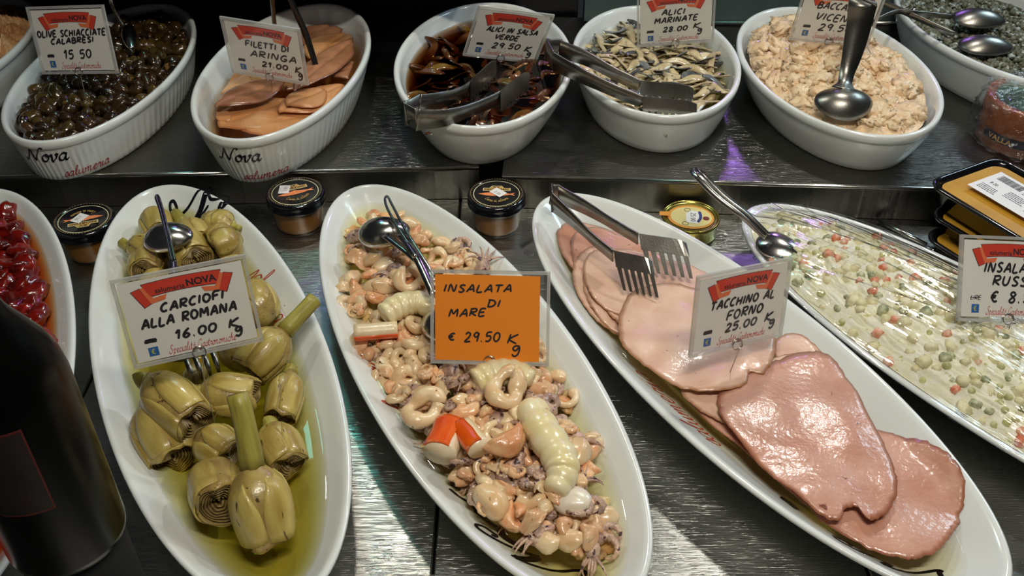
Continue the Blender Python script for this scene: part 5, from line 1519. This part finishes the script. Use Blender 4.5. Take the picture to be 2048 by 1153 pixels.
def spring_tongs(arms, label, m, drop, tooth, n_teeth, w_bend=.030, w_mid=.017, w_jaw=.022):
    """arms: two lists of (px, py, z); the first points meet in the bend, the last two carry the jaw."""
    base = P(*arms[0][0]); root = tag(empty('serving_tongs', base), label, 'tongs')
    up = Vector((0, -.25, 1)).normalized()
    a0, a1 = [Vector(P(*a[0])) for a in arms]
    mid = (a0 + a1) / 2; back = (mid - Vector(P(*arms[0][2]))).normalized()
    apex = mid + back * ((a1 - a0).length * .45)
    ap = smooth_path([a0, apex + (a0 - apex) * .3, apex, apex + (a1 - apex) * .3, a1], 6)
    MB().add(*band([p - base for p in ap], w_bend, up, .0016)).build('spring_bend', m, root)
    for a in arms:
        pts = [Vector(P(*q)) for q in a]
        path = smooth_path(pts[:-1] , 8); n = len(path)
        ws = [w_bend + (w_mid - w_bend) * min(1, i / (n * .55)) for i in range(n)]
        ws = [w if i < n * .8 else w + (w_jaw - w) * (i - n * .8) / (n * .2) for i, w in enumerate(ws)]
        arm = MB().add(*band([p - base for p in path], ws, up, .0016)).build('arm', m, root)
        A, B = pts[-2], pts[-1]; X = (B - A); L = X.length; X.normalize()
        D = Vector(drop).normalized(); S = X.cross(D).normalized() * .0008; T = A + up * w_jaw / 2
        mb = MB(); hp = w_jaw
        # plate with rounded end, then teeth
        k = 10; top = [T + X * (L * i / k) - up * (w_jaw * .25 * max(0, (i / k - .75) / .25) ** 2) for i in range(k + 1)]
        bot = [T + X * (L * i / k) + D * hp for i in range(k + 1)]
        for s in (1, -1): mb.v += [p + S * s - base for p in top] + [p + S * s - base for p in bot]
        m_ = k + 1
        for i in range(k):
            mb.f += [(i, i + 1, m_ + i + 1, m_ + i), (2 * m_ + i, 3 * m_ + i, 3 * m_ + i + 1, 2 * m_ + i + 1), (i, 2 * m_ + i, 2 * m_ + i + 1, i + 1)]
        mb.f.append((k, 2 * m_ + k, 3 * m_ + k, m_ + k))
        tw = L / n_teeth
        for q in range(n_teeth):
            x0, x1 = q * tw + tw * .16, (q + 1) * tw - tw * .16
            p = [T + X * x0 + D * hp * .98, T + X * x1 + D * hp * .98, T + X * (x1 - tw * .12 + .1 * tooth) + D * (hp + tooth), T + X * (x0 + tw * .12 + .1 * tooth) + D * (hp + tooth)]
            mb.add([u + S - base for u in p] + [u - S - base for u in p], [(0, 1, 2, 3), (7, 6, 5, 4), (0, 4, 5, 1), (1, 5, 6, 2), (2, 6, 7, 3), (3, 7, 4, 0)])
        mb.build('jaw', m, root, smooth=False)
    return root
spring_tongs([[(834, 240, .138), (890, 236, .134), (945, 219, .128), (1000, 196, .122), (1058, 152, .118)],
              [(838, 212, .138), (880, 202, .134), (915, 190, .128), (940, 177, .122), (992, 128, .118)]],
             'steel spring tongs with the bend hanging over the rim of the dark sauce bowl', SATIN, (0, -.25, -1), .004, 9, .034, .020, .024)
spring_tongs([[(1106, 122, .150), (1160, 150, .146), (1225, 180, .132), (1285, 204, .120), (1393, 214, .118)],
              [(1118, 98, .150), (1170, 116, .146), (1230, 148, .132), (1280, 172, .120), (1386, 182, .118)]],
             'steel spring tongs lying across the silvery anchovy bowl', SATIN, (0, -.25, -1), .007, 8, .030, .020, .018)
spring_tongs([[(1104, 404, .088), (1145, 440, .086), (1185, 478, .082), (1226, 512, .080), (1303, 528, .082)],
              [(1116, 388, .088), (1170, 415, .086), (1225, 448, .082), (1276, 478, .080), (1372, 492, .082)]],
             'steel spring tongs with fork-toothed jaws resting on the turkey', SATIN, (.15, -.75, -.8), .024, 6, .030, .017, .018)

def loop_tongs(label, z, loop, arm_pts, dome_c, dome_sz, fork=None, rivet=None, low=None):
    base = P(*loop[0], z); root = tag(empty('serving_tongs', base), label, 'tongs')
    lp = smooth_path([P(x, y, z + .012 * math.sin(i / (len(loop) - 1) * PI)) - base for i, (x, y) in enumerate(loop)], 6)
    MB().add(*sweep(lp, .0016, 8)).build('loop_handle', METAL, root)
    for a in arm_pts:
        MB().add(*band(smooth_path([P(*q) - base for q in a], 6), .009, (1, .3, 0), .0014)).build('arm', METAL, root)
    dome(*dome_sz, 'spoon_bowl', METAL, root, P(*dome_c) - base, (1, -.05, .1), (0, -.35, 1))
    if rivet: MB().add([p * .0028 + P(*rivet) - base for p in ico(2)[0]], ico(2)[1]).build('rivet', METAL, root)
    if fork:
        A, B = P(*fork[0]), P(*fork[1]); X = (B - A).normalized(); S = X.cross(Vector((0, 0, 1))).normalized(); mb = MB(); L = (B - A).length
        mb.add(*band([A - base, A + X * L * .35 - base], [.012, .03], S, .0014))
        for k in range(4):
            o = S * (-.0122 + .00813 * k)
            mb.add(*band([A + X * L * .33 + o - base, A + X * L * .8 + o - base, B + o - Vector((0, 0, .004)) - base], [.0052, .0044, .002], S, .0014))
        mb.build('fork_head', SATIN, root)
    if low: dome(*low[1], 'spoon_bowl', METAL, root, P(*low[0]) - base, low[2], (0, -.5, 1))
    return root
loop_tongs('steel salad tongs with a loop handle, fork and spoon among the artichokes', .096,
           [(346, 535), (332, 470), (320, 420), (312, 396), (317, 394), (328, 430), (340, 480), (352, 532)],
           [[(344, 520, .098), (352, 580, .095), (385, 690, .085)]], (336, 474, .088), (.056, .040, .013), fork=((392, 690, .092), (412, 752, .072)))
loop_tongs('steel salad tongs with a loop handle and two spoons in the seafood', .098,
           [(862, 560), (838, 520), (800, 462), (776, 420), (770, 400), (775, 394), (785, 412), (812, 462), (846, 516), (868, 552)],
           [[(800, 468, .103), (832, 512, .106), (868, 590, .098)], [(770, 470, .100), (828, 515, .100), (872, 560, .098)]],
           (768, 464, .084), (.058, .042, .014), rivet=(829, 512, .110), low=((880, 650, .078), (.05, .036, .010), (.4, -1, 0)))

# big serving spoon in the cod
def cod_spoon():
    pts = [(1731, -4, .235), (1726, 8, .230), (1718, 50, .205), (1704, 110, .172), (1693, 150, .152), (1688, 178, .142)]
    base = P(*pts[-1]); root = tag(empty('serving_spoon', base), 'large steel serving spoon standing in the creamed cod', 'spoon')
    path = smooth_path([P(*q) - base for q in pts], 6); n = len(path)
    ws = [float(np.interp(i / (n - 1), [0, .06, .2, .5, .75, .9, 1], [.018, .030, .036, .029, .019, .017, .030])) for i in range(n)]
    MB().add(*band(path, ws, (1, 0, 0), .002)).build('handle', SATIN, root)
    dome(.052, .072, .016, 'spoon_bowl', SATIN, root, P(1688, 208, .126) - base, (0, -1, -.45), (0, -.5, .8))
cod_spoon()
def caper_tongs():
    base = P(1825, 25, .15); root = tag(empty('serving_tongs', base), 'dark riveted spoon tongs lying in the capers', 'tongs')
    for pts, c in (([(1752, 40, .150), (1790, 24, .152), (1830, 26, .151), (1905, 34, .142)], (1958, 38, .132)), ([(1757, 2, .150), (1800, 20, .149), (1840, 38, .146), (1910, 70, .134)], (1972, 92, .120))):
        MB().add(*band(smooth_path([P(*q) - base for q in pts], 6), .011, (0, -.6, .8), .0018)).build('arm', SATIN, root)
        dome(.075, .044, .014, 'spoon_bowl', SATIN, root, P(*c) - base, (1, -.12, 0), (0, -.2, 1))
    MB().add([p * .0035 + Vector((0, -.002, .004)) for p in ico(2)[0]], ico(2)[1]).build('rivet', METAL, root)
caper_tongs()
def plain_spoon(pts, widths, label, m, bowl=None, name='serving_spoon', grooves=False):
    base = P(*pts[-1]); root = tag(empty(name, base), label, 'spoon')
    path = smooth_path([P(*q) - base for q in pts], 6); n = len(path)
    ws = [float(np.interp(i / (n - 1), np.linspace(0, 1, len(widths)), widths)) for i in range(n)]
    MB().add(*band(path, ws, (1, .35, 0), .0022)).build('handle', m, root)
    if grooves:
        for s in (-1, 1):
            t = [p + Vector((s * .0028, s * .001, .0016)) for p in path]
            MB().add(*sweep(t, .0011, 6)).build('handle_ridge', m, root)
    if bowl: dome(*bowl[1], 'spoon_bowl', m, root, P(*bowl[0]) - base, bowl[2], (0, -.4, 1))
    return root
plain_spoon([(1386, 338, .120), (1400, 352, .120), (1440, 392, .108), (1490, 432, .094), (1534, 474, .074)], [.010, .016, .015, .012, .010], 'ridged steel spoon handle sticking out of the film-covered salad', METAL, ((1556, 492, .062), (.05, .036, .006), (1, -.7, 0)), grooves=True)
plain_spoon([(216, -20, .22), (224, 10, .20), (236, 34, .17), (246, 50, .15)], [.004, .004, .005, .006], 'thin steel spoon standing in the olives', METAL, ((258, 72, .128), (.060, .020, .006), (.35, -1, -.2)))
plain_spoon([(543, -20, .22), (545, 10, .19), (549, 50, .13)], [.006, .006, .006], 'dark straight spoon handle behind the herring sign', DARKMETAL)
plain_spoon([(574, -20, .22), (590, 20, .19), (612, 70, .15), (632, 132, .108)], [.007, .008, .009, .007], 'dark curved spoon handle right of the herring sign', DARKMETAL)

# ------------------------------------------------------------------ bottle and packet in the foreground
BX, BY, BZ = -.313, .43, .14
st = MB().add(*lathe([(.034, 0), (.036, .002), (.036, BZ - .002), (.034, BZ), (.001, BZ)], 48)).build('shade_column', mat('matt_black_shade', (6, 6, 7), rough=.8), loc=(BX, BY, 0))  # added column: carries the bottle, its black stands in for shade below
tag(st, 'round matt black column added under the dark bottle in place of shade at the lower left', 'stand')
root = tag(empty('wine_bottle', (BX, BY, BZ)), 'dark glass wine bottle standing in front at the left edge', 'bottle')
DKGLASS = mat('dark_bottle_glass', (4, 4, 3), rough=.26, spec=.25)
MB().add(*lathe([(.030, .004), (.036, 0), (.0395, .003), (.040, .008), (.040, .145), (.0385, .158), (.034, .172), (.027, .186), (.020, .200), (.0155, .216), (.0145, .24), (.014, .27), (.016, .272), (.016, .28), (.001, .28)], 72)).build('glass', DKGLASS, root)
def cyl_patch(r, a0, a1, z0, z1, n=24):
    v = []
    for i in range(n + 1):
        a = a0 + (a1 - a0) * i / n; v += [(r * math.cos(a), r * math.sin(a), z0), (r * math.cos(a), r * math.sin(a), z1)]
    return v, [(2 * i, 2 * i + 2, 2 * i + 3, 2 * i + 1) for i in range(n)]
lb = MB().add(*cyl_patch(.0403, PI * .95, PI * 1.70, .070, .142)).build('label_border', mat('red_label_border', (84, 24, 12), rough=.5), root)
MB().add(*cyl_patch(.0405, PI * .96, PI * 1.69, .072, .140)).build('label_paper', mat('brown_label', (36, 20, 12), (18, 12, 8), 60, rough=.5), lb)

c = P(885, 1143, .03)
root = tag(empty('food_packet', (c.x, c.y - .035, 0)), 'clear packet with a cream label at the bottom edge of the picture', 'packet')
mb = MB(); hw, hd = .058, .034
loops = [[(x - hw, y - hd, z) for x, y in rrect(2 * hw, 2 * hd, .02)] for z in (.0, .026)] + [[((x - hw) * .96, (y - hd) * .94, .0295) for x, y in rrect(2 * hw, 2 * hd, .02)]]
n = len(loops[0]); mb.v = [Vector(p) for l in loops for p in l]
for k in range(2):
    for i in range(n): j = (i + 1) % n; mb.f.append((k * n + i, k * n + j, (k + 1) * n + j, (k + 1) * n + i))
mb.f += [tuple(range(n - 1, -1, -1)), tuple(2 * n + i for i in range(n))]
mb.build('clear_shell', clear_mat('packet_plastic', tint=(.93, .92, .9), ior=1.5, rough=.08, gain=2, milk=.1), root)
MB().add(*box(-.030, .056, -.03, .026, .0298, .0304)).build('cream_label', mat('cream_label_paper', (206, 200, 150), (196, 190, 136), 30, rough=.5), root, smooth=False)
MB().add(*box(-.05, .05, -.028, .028, .003, .02)).build('contents', mat('brown_packet_contents', (120, 70, 40), (160, 110, 70), 60, rough=.5), root)
